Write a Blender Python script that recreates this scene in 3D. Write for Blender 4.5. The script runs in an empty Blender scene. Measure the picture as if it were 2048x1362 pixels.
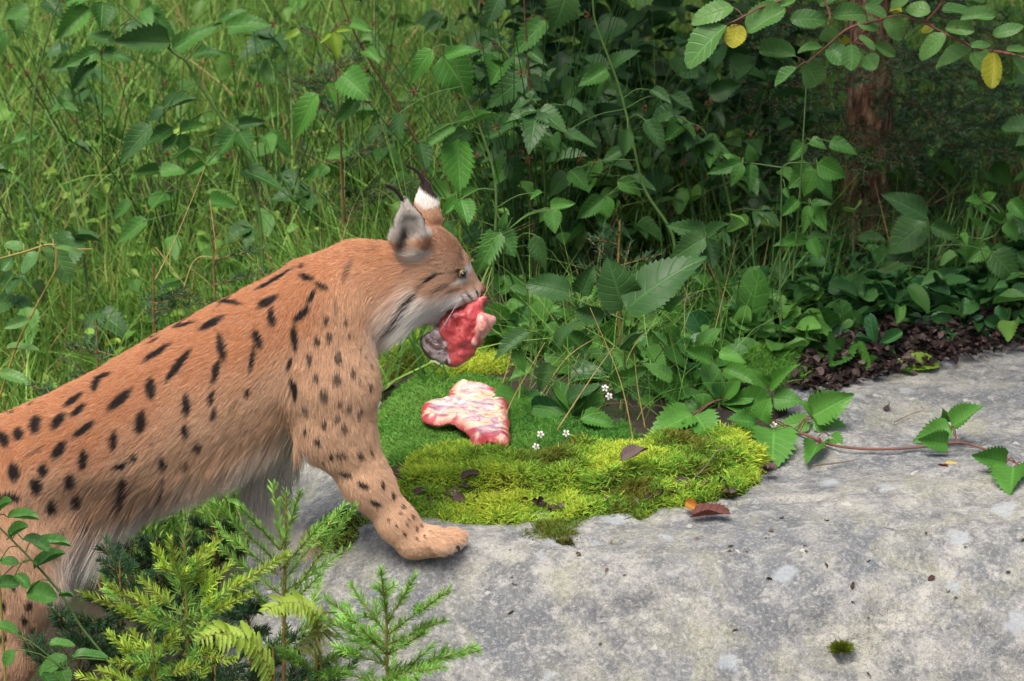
import bpy, math, random
import numpy as np
from mathutils import Vector, Matrix
from mathutils.bvhtree import BVHTree

random.seed(7)
rng = np.random.default_rng(7)
scene = bpy.context.scene
COL = scene.collection

# ------------------------------------------------------------------ camera, sky, sun, exposure
CAM_H, PITCH, FPX = 2.6, math.radians(19.0), 7000.0      # FPX: focal length in pixels of a 2048-wide frame
cam_d = bpy.data.cameras.new('camera')
cam = bpy.data.objects.new('camera', cam_d)
COL.objects.link(cam)
cam.location = (0, 0, CAM_H)
cam.rotation_euler = (math.pi / 2 - PITCH, 0, 0)
cam_d.sensor_width = 23.5
cam_d.lens = 23.5 * FPX / 2048.0
cam_d.clip_start, cam_d.clip_end = 0.1, 3000
cam_d.dof.use_dof = True
cam_d.dof.focus_distance = 6.86
cam_d.dof.aperture_fstop = 5.0
scene.camera = cam

SUN_EL, SUN_AZ = math.radians(64), math.radians(205)     # azimuth clockwise from +Y
world = bpy.data.worlds.new('World')
scene.world = world
world.use_nodes = True
wn = world.node_tree.nodes
sky = wn.new('ShaderNodeTexSky')
sky.sky_type = 'NISHITA'
sky.sun_disc = False
sky.sun_elevation = SUN_EL
sky.sun_rotation = SUN_AZ
sky.air_density = 1.0
sky.dust_density = 6.0
sky.ozone_density = 0.6
world.node_tree.links.new(sky.outputs[0], wn['Background'].inputs[0])
wn['Background'].inputs[1].default_value = 0.07
sun_d = bpy.data.lights.new('sun', 'SUN')
sun_d.energy = 1.5
sun_d.angle = math.radians(35)
sun_d.color = (1.0, 0.96, 0.91)
sun = bpy.data.objects.new('sun', sun_d)
COL.objects.link(sun)
sdir = Vector((math.sin(SUN_AZ) * math.cos(SUN_EL), math.cos(SUN_AZ) * math.cos(SUN_EL), math.sin(SUN_EL)))
sun.rotation_euler = sdir.to_track_quat('Z', 'Y').to_euler()
sun.location = (0, 0, 6)
scene.view_settings.view_transform = 'Standard'
scene.view_settings.look = 'None'
scene.view_settings.gamma = 1.0
scene.view_settings.exposure = 1.2
scene.render.engine = 'CYCLES'
scene.cycles.use_denoising = True
scene.cycles.max_bounces = 6
scene.cycles.diffuse_bounces = 3
scene.cycles.transmission_bounces = 3
scene.cycles.transparent_max_bounces = 4
scene.cycles_curves.shape = 'RIBBONS'
scene.cycles_curves.subdivisions = 2

# ------------------------------------------------------------------ pixel -> direction helpers
CP, SP = math.cos(PITCH), math.sin(PITCH)
def ray(x, y):
    u, v = (x - 1024.0) / FPX, (681.0 - y) / FPX
    return np.array([u, CP + v * SP, -SP + v * CP])
def pY(x, y, Y):
    r = ray(x, y); t = Y / r[1]
    return np.array([0, 0, CAM_H]) + r * t
def pZ(x, y, Z=0.0):
    r = ray(x, y); t = (Z - CAM_H) / r[2]
    return np.array([0, 0, CAM_H]) + r * t
def sstep(a, b, x):
    t = np.clip((x - a) / (b - a), 0, 1)
    return t * t * (3 - 2 * t)
def nrm(v):
    v = np.asarray(v, float)
    return v / (np.linalg.norm(v, axis=-1, keepdims=True) + 1e-12)
def lin(h):
    c = np.array([int(h[i:i + 2], 16) / 255 for i in (1, 3, 5)])
    return np.where(c <= 0.04045, c / 12.92, ((c + 0.055) / 1.055) ** 2.4)

# vectorised value noise
def _hash(ix, iy, iz):
    h = (ix.astype(np.int64) * 374761393 + iy.astype(np.int64) * 668265263 + iz.astype(np.int64) * 2147483647) & 0xffffffff
    h = ((h ^ (h >> 13)) * 1274126177) & 0xffffffff
    h = (h ^ (h >> 16)) & 0xffffffff
    return h / 4294967295.0
def vnoise(p):
    p = np.asarray(p, float)
    i = np.floor(p); f = p - i; f = f * f * (3 - 2 * f)
    i = i.astype(np.int64)
    out = 0
    for dx in (0, 1):
        for dy in (0, 1):
            for dz in (0, 1):
                w = (f[..., 0] if dx else 1 - f[..., 0]) * (f[..., 1] if dy else 1 - f[..., 1]) * (f[..., 2] if dz else 1 - f[..., 2])
                out = out + w * _hash(i[..., 0] + dx, i[..., 1] + dy, i[..., 2] + dz)
    return out * 2 - 1
def fbm(p, o=4):
    s, a = 0, 0.5
    p = np.asarray(p, float)
    for k in range(o):
        s = s + a * vnoise(p + 17.3 * k); p = p * 2.03; a *= 0.5
    return s
def n2(x, y, s, o=4, seed=0.0):
    return fbm(np.stack([np.asarray(x, float) * s + seed, np.asarray(y, float) * s - seed, np.full(np.shape(x), seed * 0.37)], -1), o)

# ------------------------------------------------------------------ object helpers
def tag(o, label=None, cat=None, group=None, kind=None):
    if label: o['label'] = label
    if cat: o['category'] = cat
    if group: o['group'] = group
    if kind: o['kind'] = kind
    return o
def link(name, data, parent=None):
    o = bpy.data.objects.new(name, data)
    COL.objects.link(o)
    if parent is not None: o.parent = parent
    return o
def empty(name, loc=(0, 0, 0)):
    o = bpy.data.objects.new(name, None)
    COL.objects.link(o)
    o.empty_display_size = 0.05
    o.location = Vector(loc)
    return o
def mesh_np(name, V, F, mats=(), smooth=True, attrs=None, fmat=None, uv=None):
    """V (n,3); F (m,4) or (m,3) arrays, or a list of such arrays"""
    me = bpy.data.meshes.new(name)
    Fs = F if isinstance(F, list) else [F]
    Fs = [np.asarray(f, np.int64) for f in Fs if len(f)]
    V = np.asarray(V, np.float32)
    me.vertices.add(len(V)); me.vertices.foreach_set('co', V.ravel())
    loops = np.concatenate([f.ravel() for f in Fs])
    sizes = np.concatenate([np.full(len(f), f.shape[1]) for f in Fs])
    me.loops.add(len(loops)); me.loops.foreach_set('vertex_index', loops.astype(np.int32))
    me.polygons.add(len(sizes))
    st = np.concatenate([[0], np.cumsum(sizes)[:-1]])
    me.polygons.foreach_set('loop_start', st.astype(np.int32))
    if fmat is not None: me.polygons.foreach_set('material_index', np.asarray(fmat, np.int32))
    me.update(calc_edges=True)
    me.polygons.foreach_set('use_smooth', np.full(len(sizes), smooth))
    for m in mats: me.materials.append(m)
    if attrs:
        for k, a in attrs.items():
            a = np.asarray(a, np.float32)
            if a.ndim == 1:
                me.attributes.new(k, 'FLOAT', 'POINT').data.foreach_set('value', a)
            else:
                if a.shape[1] == 3: a = np.concatenate([a, np.ones((len(a), 1), np.float32)], 1)
                me.attributes.new(k, 'FLOAT_COLOR', 'POINT').data.foreach_set('color', a.ravel())
    if uv is not None:
        l = me.uv_layers.new(name='UVMap')
        l.data.foreach_set('uv', np.asarray(uv, np.float32)[loops].ravel())
    return me
class MB:
    """collects pieces of geometry for ONE mesh"""
    def __init__(s): s.V, s.F3, s.F4, s.M3, s.M4, s.A, s.n = [], [], [], [], [], [], 0
    def add(s, V, F, mat=0, col=(1, 1, 1)):
        V = np.asarray(V, float); F = np.asarray(F, np.int64)
        if len(F) == 0: return
        s.V.append(V)
        (s.F4 if F.shape[1] == 4 else s.F3).append(F + s.n)
        (s.M4 if F.shape[1] == 4 else s.M3).append(np.full(len(F), mat))
        c = np.asarray(col, float)
        s.A.append(np.broadcast_to(c, (len(V), 3)) if c.ndim == 1 else c)
        s.n += len(V)
    def mesh(s, name, mats, smooth=True):
        F, M = [], []
        if s.F4: F.append(np.concatenate(s.F4)); M += s.M4
        if s.F3: F.append(np.concatenate(s.F3)); M += s.M3
        return mesh_np(name, np.concatenate(s.V), F, mats, smooth, {'tint': np.concatenate(s.A)}, np.concatenate(M))
    def obj(s, name, mats, parent=None, smooth=True):
        return link(name, s.mesh(name, mats, smooth), parent)
def tube(pts, radii, n=6, cap=True):
    pts = np.asarray(pts, float); k = len(pts)
    radii = np.broadcast_to(np.asarray(radii, float), (k,))
    T = nrm(np.gradient(pts, axis=0))
    ref = np.array([0.31, 0.77, 0.55])
    A = nrm(np.cross(T, ref)); B = np.cross(T, A)
    th = np.linspace(0, 2 * math.pi, n, endpoint=False)
    V = pts[:, None] + radii[:, None, None] * (np.cos(th)[None, :, None] * A[:, None] + np.sin(th)[None, :, None] * B[:, None])
    V = V.reshape(-1, 3)
    F = []
    for i in range(k - 1):
        for j in range(n):
            F.append((i * n + j, i * n + (j + 1) % n, (i + 1) * n + (j + 1) % n, (i + 1) * n + j))
    return V, np.array(F)
def smooth_path(pts, m=6):
    """Catmull-Rom through pts"""
    P = np.asarray(pts, float)
    P = np.concatenate([[2 * P[0] - P[1]], P, [2 * P[-1] - P[-2]]])
    out = []
    for i in range(1, len(P) - 2):
        for t in np.linspace(0, 1, m, endpoint=False):
            a, b, c, d = P[i - 1], P[i], P[i + 1], P[i + 2]
            out.append(0.5 * (2 * b + (c - a) * t + (2 * a - 5 * b + 4 * c - d) * t * t + (3 * b - a - 3 * c + d) * t ** 3))
    out.append(P[-2])
    return np.array(out)
def blades(root, dirv, length, width, bend, nseg=3, tipw=0.05, side=None, r=rng):
    """flat tapered blades, vectorised; returns V, F, blade index per vertex, t per vertex"""
    root = np.asarray(root, float); N = len(root)
    length = np.broadcast_to(length, (N,)); width = np.broadcast_to(width, (N,))
    dirv = nrm(dirv)
    if side is None: side = nrm(np.cross(dirv, nrm(r.normal(size=(N, 3)))))
    t = np.linspace(0, 1, nseg + 1)
    c = root[:, None] + dirv[:, None] * (length[:, None] * t)[..., None] + np.asarray(bend)[:, None] * (length[:, None] * t ** 2)[..., None]
    w = (width[:, None] * 0.5 * np.maximum((1 - t) ** 0.6, tipw))[..., None] * side[:, None]
    V = np.stack([c - w, c + w], 2).reshape(-1, 3)
    per = 2 * (nseg + 1)
    f = np.array([(2 * i, 2 * i + 1, 2 * i + 3, 2 * i + 2) for i in range(nseg)])
    F = (np.arange(N)[:, None, None] * per + f[None]).reshape(-1, 4)
    return V, F, np.repeat(np.arange(N), per), np.tile(np.repeat(t, 2), N)

# ------------------------------------------------------------------ materials
def new_mat(name):
    m = bpy.data.materials.new(name); m.use_nodes = True
    nt = m.node_tree
    return m, nt, nt.nodes, nt.links, nt.nodes['Principled BSDF']
def nd(nt, t, **kw):
    n = nt.nodes.new(t)
    for k, v in kw.items():
        if k in n.inputs.keys() if isinstance(k, str) else False: n.inputs[k].default_value = v
        else: setattr(n, k, v)
    return n
def mth(nt, op, a, b=None, clamp=False):
    n = nt.nodes.new('ShaderNodeMath'); n.operation = op; n.use_clamp = clamp
    for i, v in enumerate((a, b)):
        if v is None: continue
        if isinstance(v, (int, float)): n.inputs[i].default_value = v
        else: nt.links.new(v, n.inputs[i])
    return n.outputs[0]
def mixc(nt, fac, a, b, blend='MIX'):
    n = nt.nodes.new('ShaderNodeMix'); n.data_type = 'RGBA'; n.blend_type = blend
    for s, v in (('Factor', fac), ('A', a), ('B', b)):
        i = [q for q in n.inputs if q.name == s and q.enabled][0] if s == 'Factor' else [q for q in n.inputs if q.name == s and q.type == 'RGBA'][0]
        if isinstance(v, (int, float)): i.default_value = v
        elif isinstance(v, (tuple, list, np.ndarray)): i.default_value = (*[float(q) for q in v[:3]], 1)
        else: nt.links.new(v, i)
    return [q for q in n.outputs if q.type == 'RGBA'][0]
def ramp(nt, fac, stops):
    n = nt.nodes.new('ShaderNodeValToRGB')
    e = n.color_ramp.elements
    while len(e) < len(stops): e.new(0.5)
    for q, (p, c) in zip(e, stops):
        q.position = p; q.color = (*[float(z) for z in (c if not isinstance(c, (int, float)) else (c, c, c))], 1)
    nt.links.new(fac, n.inputs[0])
    return n.outputs[0]
def noise(nt, scale, detail=4, rough=0.55, vec=None, dist=0.0):
    n = nt.nodes.new('ShaderNodeTexNoise')
    n.inputs['Scale'].default_value = scale; n.inputs['Detail'].default_value = detail
    n.inputs['Roughness'].default_value = rough; n.inputs['Distortion'].default_value = dist
    if vec is not None: nt.links.new(vec, n.inputs['Vector'])
    return n.outputs['Fac']
def bump(nt, h, strength, distance, bsdf):
    b = nt.nodes.new('ShaderNodeBump'); b.inputs['Strength'].default_value = strength; b.inputs['Distance'].default_value = distance
    nt.links.new(h, b.inputs['Height']); nt.links.new(b.outputs[0], bsdf.inputs['Normal'])
    return b
def add_translucent(nt, bsdf, colsock, fac):
    t = nt.nodes.new('ShaderNodeBsdfTranslucent'); nt.links.new(colsock, t.inputs['Color'])
    mx = nt.nodes.new('ShaderNodeMixShader'); mx.inputs[0].default_value = fac
    nt.links.new(bsdf.outputs[0], mx.inputs[1]); nt.links.new(t.outputs[0], mx.inputs[2])
    out = [n for n in nt.nodes if n.type == 'OUTPUT_MATERIAL'][0]
    nt.links.new(mx.outputs[0], out.inputs[0])
def geo_pos(nt):
    return nt.nodes.new('ShaderNodeNewGeometry').outputs['Position']
def obj_rand(nt):
    return nt.nodes.new('ShaderNodeObjectInfo').outputs['Random']

def leaf_mat(name, dark, light, rough=0.45, veins=7, vein_gain=1.35, trans=0.25, spots=0.0, spotcol=(0.12, 0.05, 0.01), spec=0.35):
    m, nt, N, L, b = new_mat(name)
    uvn = nt.nodes.new('ShaderNodeUVMap')
    sep = nt.nodes.new('ShaderNodeSeparateXYZ'); L.new(uvn.outputs[0], sep.inputs[0])
    u, v = sep.outputs[0], sep.outputs[1]
    au = mth(nt, 'ABSOLUTE', mth(nt, 'MULTIPLY', mth(nt, 'SUBTRACT', u, 0.5), 2.0))
    # side veins run outwards and forwards from the midrib
    ph = mth(nt, 'FRACT', mth(nt, 'ADD', mth(nt, 'MULTIPLY', mth(nt, 'SUBTRACT', v, mth(nt, 'MULTIPLY', au, 0.22)), float(veins)), 10.0))
    tri = mth(nt, 'ABSOLUTE', mth(nt, 'SUBTRACT', ph, 0.5))                 # 0.5 at the vein, 0 between
    vein = ramp(nt, tri, [(0.0, 0), (0.40, 0.05), (0.5, 0.8)])
    mid = ramp(nt, au, [(0.0, 1), (0.05, 0.6), (0.10, 0)])
    vv = mixc(nt, 1.0, vein, mid, 'LIGHTEN')
    rnd = obj_rand(nt)
    att = nt.nodes.new('ShaderNodeAttribute'); att.attribute_name = 'tint'; 
    base = mixc(nt, rnd, dark, light)
    ns = noise(nt, 60, 3, 0.6, geo_pos(nt))
    base = mixc(nt, mth(nt, 'MULTIPLY', ns, 0.35), base, [c * 0.55 for c in dark])
    g = mixc(nt, mth(nt, 'MULTIPLY', vv, 0.55), base, [min(1, c * vein_gain + 0.01) for c in light])
    if spots > 0:
        s = ramp(nt, noise(nt, 45, 3, 0.6, geo_pos(nt)), [(0.0, 0), (1 - spots, 0), (1 - spots + 0.06, 1)])
        g = mixc(nt, s, g, spotcol)
    L.new(g, b.inputs['Base Color'])
    b.inputs['Roughness'].default_value = rough
    b.inputs['Specular IOR Level'].default_value = spec
    h = mth(nt, 'ADD', mth(nt, 'MULTIPLY', vv, -1.0), mth(nt, 'MULTIPLY', ns, 0.3))
    bump(nt, h, 0.5, 0.0025, b)
    add_translucent(nt, b, g, trans)
    return m
def tint_mat(name, rough=0.6, trans=0.3, spec=0.25, jitter=0.25, nscale=30):
    """colour from the mesh's own per-blade tint"""
    m, nt, N, L, b = new_mat(name)
    att = nt.nodes.new('ShaderNodeAttribute'); att.attribute_name = 'tint'
    ns = noise(nt, nscale, 2, 0.5, geo_pos(nt))
    k = mth(nt, 'ADD', mth(nt, 'MULTIPLY', ns, jitter * 2), 1 - jitter)
    c = mixc(nt, 1.0, att.outputs['Color'], k, 'MULTIPLY')
    L.new(c, b.inputs['Base Color'])
    b.inputs['Roughness'].default_value = rough
    b.inputs['Specular IOR Level'].default_value = spec
    if trans: add_translucent(nt, b, c, trans)
    return m
def plain_mat(name, c1, c2, scale=40, rough=0.7, bumpd=0.0, spec=0.3, detail=4):
    m, nt, N, L, b = new_mat(name)
    ns = noise(nt, scale, detail, 0.6, geo_pos(nt))
    L.new(ramp(nt, ns, [(0.3, c1), (0.7, c2)]), b.inputs['Base Color'])
    b.inputs['Roughness'].default_value = rough; b.inputs['Specular IOR Level'].default_value = spec
    if bumpd: bump(nt, ns, 0.8, bumpd, b)
    return m

M = {}
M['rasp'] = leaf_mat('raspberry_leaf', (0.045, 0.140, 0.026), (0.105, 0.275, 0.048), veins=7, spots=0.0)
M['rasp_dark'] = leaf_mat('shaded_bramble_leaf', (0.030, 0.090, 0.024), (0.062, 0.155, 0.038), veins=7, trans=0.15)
M['rasp_yellow'] = leaf_mat('young_leaf', (0.17, 0.30, 0.03), (0.24, 0.38, 0.04), veins=7)
M['bramble'] = leaf_mat('bramble_leaf', (0.060, 0.20, 0.030), (0.12, 0.32, 0.050), veins=8)
M['willow'] = leaf_mat('willow_leaf', (0.070, 0.19, 0.050), (0.15, 0.31, 0.075), veins=6, rough=0.4, spots=0.22, spotcol=(0.25, 0.16, 0.05))
M['yellowing'] = leaf_mat('yellowing_leaf', (0.30, 0.32, 0.03), (0.42, 0.40, 0.04), veins=6, spots=0.42, spotcol=(0.16, 0.07, 0.02))
M['bugle'] = leaf_mat('rosette_leaf', (0.022, 0.095, 0.035), (0.060, 0.20, 0.050), veins=6, rough=0.32, spec=0.5, trans=0.15)
M['herb'] = leaf_mat('herb_leaf', (0.045, 0.15, 0.028), (0.10, 0.27, 0.045), veins=5)
M['dead'] = leaf_mat('dead_leaf', (0.045, 0.026, 0.022), (0.15, 0.105, 0.095), veins=6, rough=0.7, trans=0.05)
M['dead_pale'] = leaf_mat('pale_dead_leaf', (0.38, 0.36, 0.32), (0.55, 0.52, 0.48), veins=6, rough=0.7, trans=0.1)
M['dead_orange'] = leaf_mat('orange_dead_leaf', (0.50, 0.20, 0.035), (0.60, 0.26, 0.05), veins=5, rough=0.6)
M['dead_red'] = leaf_mat('red_brown_dead_leaf', (0.10, 0.025, 0.018), (0.16, 0.045, 0.03), veins=5, rough=0.6)
M['dead_yellow'] = leaf_mat('yellow_dead_leaf', (0.60, 0.46, 0.10), (0.66, 0.52, 0.14), veins=5, rough=0.6)
M['grass'] = tint_mat('grass_blade', 0.5, 0.35, 0.3)
M['needle'] = tint_mat('spruce_needle', 0.5, 0.15, 0.35, 0.3)
M['moss'] = tint_mat('moss', 0.8, 0.3, 0.1, 0.35, 60)
M['fern'] = tint_mat('fern', 0.55, 0.35, 0.3)
M['stem_green'] = plain_mat('green_stem', (0.06, 0.13, 0.03), (0.11, 0.19, 0.05), 60)
M['stem_dark'] = plain_mat('rush_stem', (0.015, 0.05, 0.012), (0.035, 0.09, 0.02), 60, 0.4)
M['stem_brown'] = plain_mat('brown_stem', (0.06, 0.03, 0.015), (0.14, 0.075, 0.04), 60)
M['stem_red'] = plain_mat('red_stem', (0.14, 0.055, 0.045), (0.22, 0.10, 0.07), 60)
M['stem_yellow'] = plain_mat('yellowish_stem', (0.22, 0.20, 0.045), (0.32, 0.26, 0.07), 60)
M['twig_tan'] = plain_mat('spruce_twig', (0.16, 0.10, 0.03), (0.30, 0.19, 0.06), 80)
M['straw'] = plain_mat('straw', (0.34, 0.24, 0.08), (0.52, 0.40, 0.18), 60, 0.6)
M['petal'] = plain_mat('petal', (0.75, 0.75, 0.70), (0.85, 0.85, 0.8), 60, 0.5)
M['stamen'] = plain_mat('stamen', (0.35, 0.33, 0.06), (0.5, 0.4, 0.1), 60)
M['seed'] = plain_mat('seed_head', (0.08, 0.035, 0.018), (0.20, 0.09, 0.045), 200, 0.8)
M['stick'] = plain_mat('stick', (0.10, 0.07, 0.05), (0.24, 0.18, 0.13), 60, 0.8, 0.001)

# ------------------------------------------------------------------ terrain and boulder
_bp = np.array([pZ(*q) for q in [(430, 860), (560, 900), (700, 985), (800, 1000), (1000, 1012), (1200, 1018), (1480, 978), (1540, 948), (1590, 805),
                                 (1650, 792), (1740, 767), (1850, 738), (2048, 695), (2300, 650), (2700, 600)]])
def y_edge(x):
    return np.interp(x, _bp[:, 0], _bp[:, 1])
def rock_base(x, y):
    x = np.asarray(x, float); y = np.asarray(y, float)
    d = 6.255 - 0.03 * np.sin(x * 5) - y
    z = -(0.46 * (d + np.sqrt(d * d + 0.0064)) + 0.8 * np.maximum(d, 0) ** 2) + 0.022
    e = -0.28 - x
    z -= 0.31 * (e + np.sqrt(e * e + 0.0025)) + 2.2 * np.maximum(e - 0.22, 0)
    z += 0.02 * n2(x, y, 1.7, 3, 3.1) + 0.012 * sstep(0.2, 1.0, x)
    return z
ROCK_CRACKS = [[(1590, 1235), (1635, 1243), (1670, 1220)], [(1630, 1240), (1675, 1252)], [(1745, 1228), (1765, 1238), (1785, 1226)],
               [(1970, 1238), (2000, 1252)], [(1995, 1318), (2030, 1350), (2060, 1362)], [(1760, 1322), (1800, 1350)], [(1760, 1046), (1803, 1055)],
               [(1680, 1300), (1740, 1300)], [(1410, 1010), (1500, 1000), (1640, 992)], [(1130, 1090), (1220, 1082)], [(1200, 1240), (1330, 1200)]]
def to_rock(x, y):
    r = ray(x, y); t = 6.0 / r[1]
    for _ in range(25):
        p = np.array([0, 0, CAM_H]) + r * t
        t += (p[2] - float(rock_base(p[0], p[1]))) * 0.8 / 1.2
    return np.array([0, 0, CAM_H]) + r * t
def seg_dist(x, y, a, b):
    ab = b - a; L = (ab ** 2).sum() + 1e-9
    t = np.clip(((x - a[0]) * ab[0] + (y - a[1]) * ab[1]) / L, 0, 1)
    return np.hypot(x - a[0] - t * ab[0], y - a[1] - t * ab[1]), t
CR3 = [[to_rock(*q) for q in c] for c in ROCK_CRACKS]
def rock_z(x, y, detail=True):
    z = rock_base(x, y)
    if detail:
        z = z + 0.026 * n2(x, y, 4.5, 5, 9.0) + 0.005 * n2(x, y, 22, 3, 5.0)
        st = n2(x * 0.6 + y * 0.25, y * 1.6, 5, 3, 2.2)
        z = z + 0.010 * (np.abs(st) ** 0.6) * sstep(6.45, 6.2, y)
        jx = x + 0.012 * n2(x, y, 30, 2, 1.0); jy = y + 0.012 * n2(x, y, 30, 2, 8.0)
        for c in CR3:
            for i in range(len(c) - 1):
                dd, _ = seg_dist(jx, jy, c[i][:2], c[i + 1][:2])
                z = z - 0.034 * np.exp(-(dd / 0.0085) ** 2)
    return z
def ground_z(x, y):
    x = np.asarray(x, float); y = np.asarray(y, float)
    z = 0.050 + 0.02 * n2(x, y, 2.5, 3, 4.0) + 0.006 * n2(x, y, 14, 2, 6.0)
    ye = y_edge(x)
    z = z - 0.12 * sstep(0.03, -0.05, y - ye - 0.02 * n2(x, y, 9, 3, 7.7))
    low = np.maximum(sstep(-0.18, -0.75, x) * sstep(9.2, 6.5, y), sstep(6.45, 5.8, y))
    z = z - 0.55 * low
    z = z + 0.05 * np.maximum(y - 11, 0) ** 0.8
    return z
def pT(x, y):
    """pixel -> point on the ground or the boulder, whichever is met first"""
    r = ray(x, y)
    ts = np.linspace(5.2, 16, 700) / r[1]
    P = np.array([0, 0, CAM_H]) + r[None] * ts[:, None]
    h = np.maximum(ground_z(P[:, 0], P[:, 1]), rock_z(P[:, 0], P[:, 1], False) - 10.0 * ((P[:, 0] < -0.9) | (P[:, 1] > 7.75)))
    i = np.argmax(P[:, 2] < h)
    p = P[i]; p[2] = h[i]
    return p
def top_z(x, y):
    return np.maximum(ground_z(x, y), np.where((np.asarray(x) < -0.9) | (np.asarray(y) > 7.75), -9, rock_z(x, y, False)))

def grid_mesh(xs, ys, zf):
    X, Y = np.meshgrid(xs, ys)
    V = np.stack([X, Y, zf(X, Y)], -1).reshape(-1, 3)
    nx, ny = len(xs), len(ys)
    i = np.arange(ny - 1)[:, None] * nx + np.arange(nx - 1)[None]
    F = np.stack([i, i + 1, i + nx + 1, i + nx], -1).reshape(-1, 4)
    return V, F

# ground: one sheet to the horizon
gx = np.concatenate([-np.geomspace(900, 3.2, 26), np.arange(-3.1, 3.11, 0.04), np.geomspace(3.2, 900, 26)])
gy = np.concatenate([-np.geomspace(900, 1, 22), np.arange(0, 5.2, 0.4), np.arange(5.2, 11, 0.04), np.geomspace(11, 1500, 40)])
V, F = grid_mesh(gx, gy, lambda x, y: np.where(np.hypot(x, y) < 60, ground_z(x, np.clip(y, -60, 60)), ground_z(np.clip(x, -60, 60), np.clip(y, -60, 60))))
m, nt, N, L, b = new_mat('forest_soil')
pos = geo_pos(nt)
c = ramp(nt, noise(nt, 9, 6, 0.65, pos), [(0.30, (0.018, 0.012, 0.008)), (0.52, (0.045, 0.032, 0.020)), (0.60, (0.030, 0.045, 0.012)), (0.8, (0.05, 0.08, 0.02))])
L.new(c, b.inputs['Base Color']); b.inputs['Roughness'].default_value = 0.95
bump(nt, noise(nt, 70, 4, 0.7, pos), 1.0, 0.01, b)
M['soil'] = m
g = link('ground', mesh_np('ground', V, F, [m]))
tag(g, kind='structure')

# boulder
V, F = grid_mesh(np.arange(-1.05, 2.35, 0.009), np.arange(5.35, 7.75, 0.009), rock_z)
V[:, 2] -= 0.9 * np.maximum(sstep(7.60, 7.74, V[:, 1]), sstep(2.1, 2.34, V[:, 0]))
keep = V[:, 2] > -1.2
Fk = F[keep[F].all(1)]
m, nt, N, L, b = new_mat('granite')
pos = geo_pos(nt)
big = noise(nt, 3.2, 5, 0.6, pos, 0.6)
mid = noise(nt, 16, 5, 0.65, pos, 0.4)
fine = noise(nt, 130, 4, 0.75, pos)
vf = noise(nt, 420, 2, 0.7, pos)
c = ramp(nt, big, [(0.32, (0.13, 0.15, 0.17)), (0.44, (0.25, 0.26, 0.265)), (0.55, (0.40, 0.395, 0.36)), (0.68, (0.54, 0.53, 0.47))])
c = mixc(nt, ramp(nt, mid, [(0.40, 0.0), (0.60, 0.85)]), c, (0.155, 0.165, 0.175))
c = mixc(nt, ramp(nt, noise(nt, 7, 4, 0.6, pos, 0.8), [(0.50, 0.0), (0.68, 0.6)]), c, (0.40, 0.40, 0.28))
c = mixc(nt, ramp(nt, noise(nt, 36, 4, 0.65, pos, 0.5), [(0.52, 0.0), (0.66, 0.65)]), c, (0.50, 0.495, 0.46))
c = mixc(nt, ramp(nt, fine, [(0.52, 0.0), (0.66, 0.55)]), c, (0.58, 0.57, 0.54))
c = mixc(nt, ramp(nt, fine, [(0.33, 0.6), (0.46, 0.0)]), c, (0.09, 0.095, 0.10))
c = mixc(nt, ramp(nt, vf, [(0.36, 0.4), (0.5, 0.0)]), c, (0.10, 0.10, 0.10))
# lichen discs
vor = nt.nodes.new('ShaderNodeTexVoronoi'); vor.inputs['Scale'].default_value = 9.0; vor.inputs['Randomness'].default_value = 1.0
mp = nt.nodes.new('ShaderNodeMapping'); mp.inputs['Scale'].default_value = (1, 1, 1)
wob = nt.nodes.new('ShaderNodeTexNoise'); wob.inputs['Scale'].default_value = 40; wob.inputs['Detail'].default_value = 3
L.new(pos, wob.inputs['Vector'])
va = nt.nodes.new('ShaderNodeVectorMath'); va.operation = 'MULTIPLY_ADD'
L.new(wob.outputs['Color'], va.inputs[0]); va.inputs[1].default_value = (0.035, 0.035, 0.035); L.new(pos, va.inputs[2])
L.new(va.outputs[0], vor.inputs['Vector'])
sepc = nt.nodes.new('ShaderNodeSeparateColor'); L.new(vor.outputs['Color'], sepc.inputs[0])
rad = mth(nt, 'MULTIPLY', mth(nt, 'SUBTRACT', sepc.outputs[0], 0.45, True), 0.60)
lich = mth(nt, 'MULTIPLY', mth(nt, 'SUBTRACT', rad, vor.outputs['Distance']), 12.0, True)
c = mixc(nt, mth(nt, 'MULTIPLY', lich, 0.55), c, (0.46, 0.50, 0.53))
vor2 = nt.nodes.new('ShaderNodeTexVoronoi'); vor2.inputs['Scale'].default_value = 27
L.new(va.outputs[0], vor2.inputs['Vector'])
sp2 = nt.nodes.new('ShaderNodeSeparateColor'); L.new(vor2.outputs['Color'], sp2.inputs[0])
l2 = mth(nt, 'MULTIPLY', mth(nt, 'SUBTRACT', mth(nt, 'MULTIPLY', mth(nt, 'SUBTRACT', sp2.outputs[1], 0.72, True), 0.9), vor2.outputs['Distance']), 22.0, True)
c = mixc(nt, mth(nt, 'MULTIPLY', l2, 0.6), c, (0.64, 0.63, 0.58))
L.new(c, b.inputs['Base Color']); b.inputs['Roughness'].default_value = 0.88; b.inputs['Specular IOR Level'].default_value = 0.25
bump(nt, mth(nt, 'ADD', mth(nt, 'MULTIPLY', mid, 1.6), mth(nt, 'ADD', fine, mth(nt, 'MULTIPLY', vf, 0.4))), 0.9, 0.006, b)
M['granite'] = m
rock = link('boulder', mesh_np('boulder', V, Fk, [m]))
tag(rock, 'broad grey lichen-speckled granite boulder the lynx sets its forepaws on', 'boulder')

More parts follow.
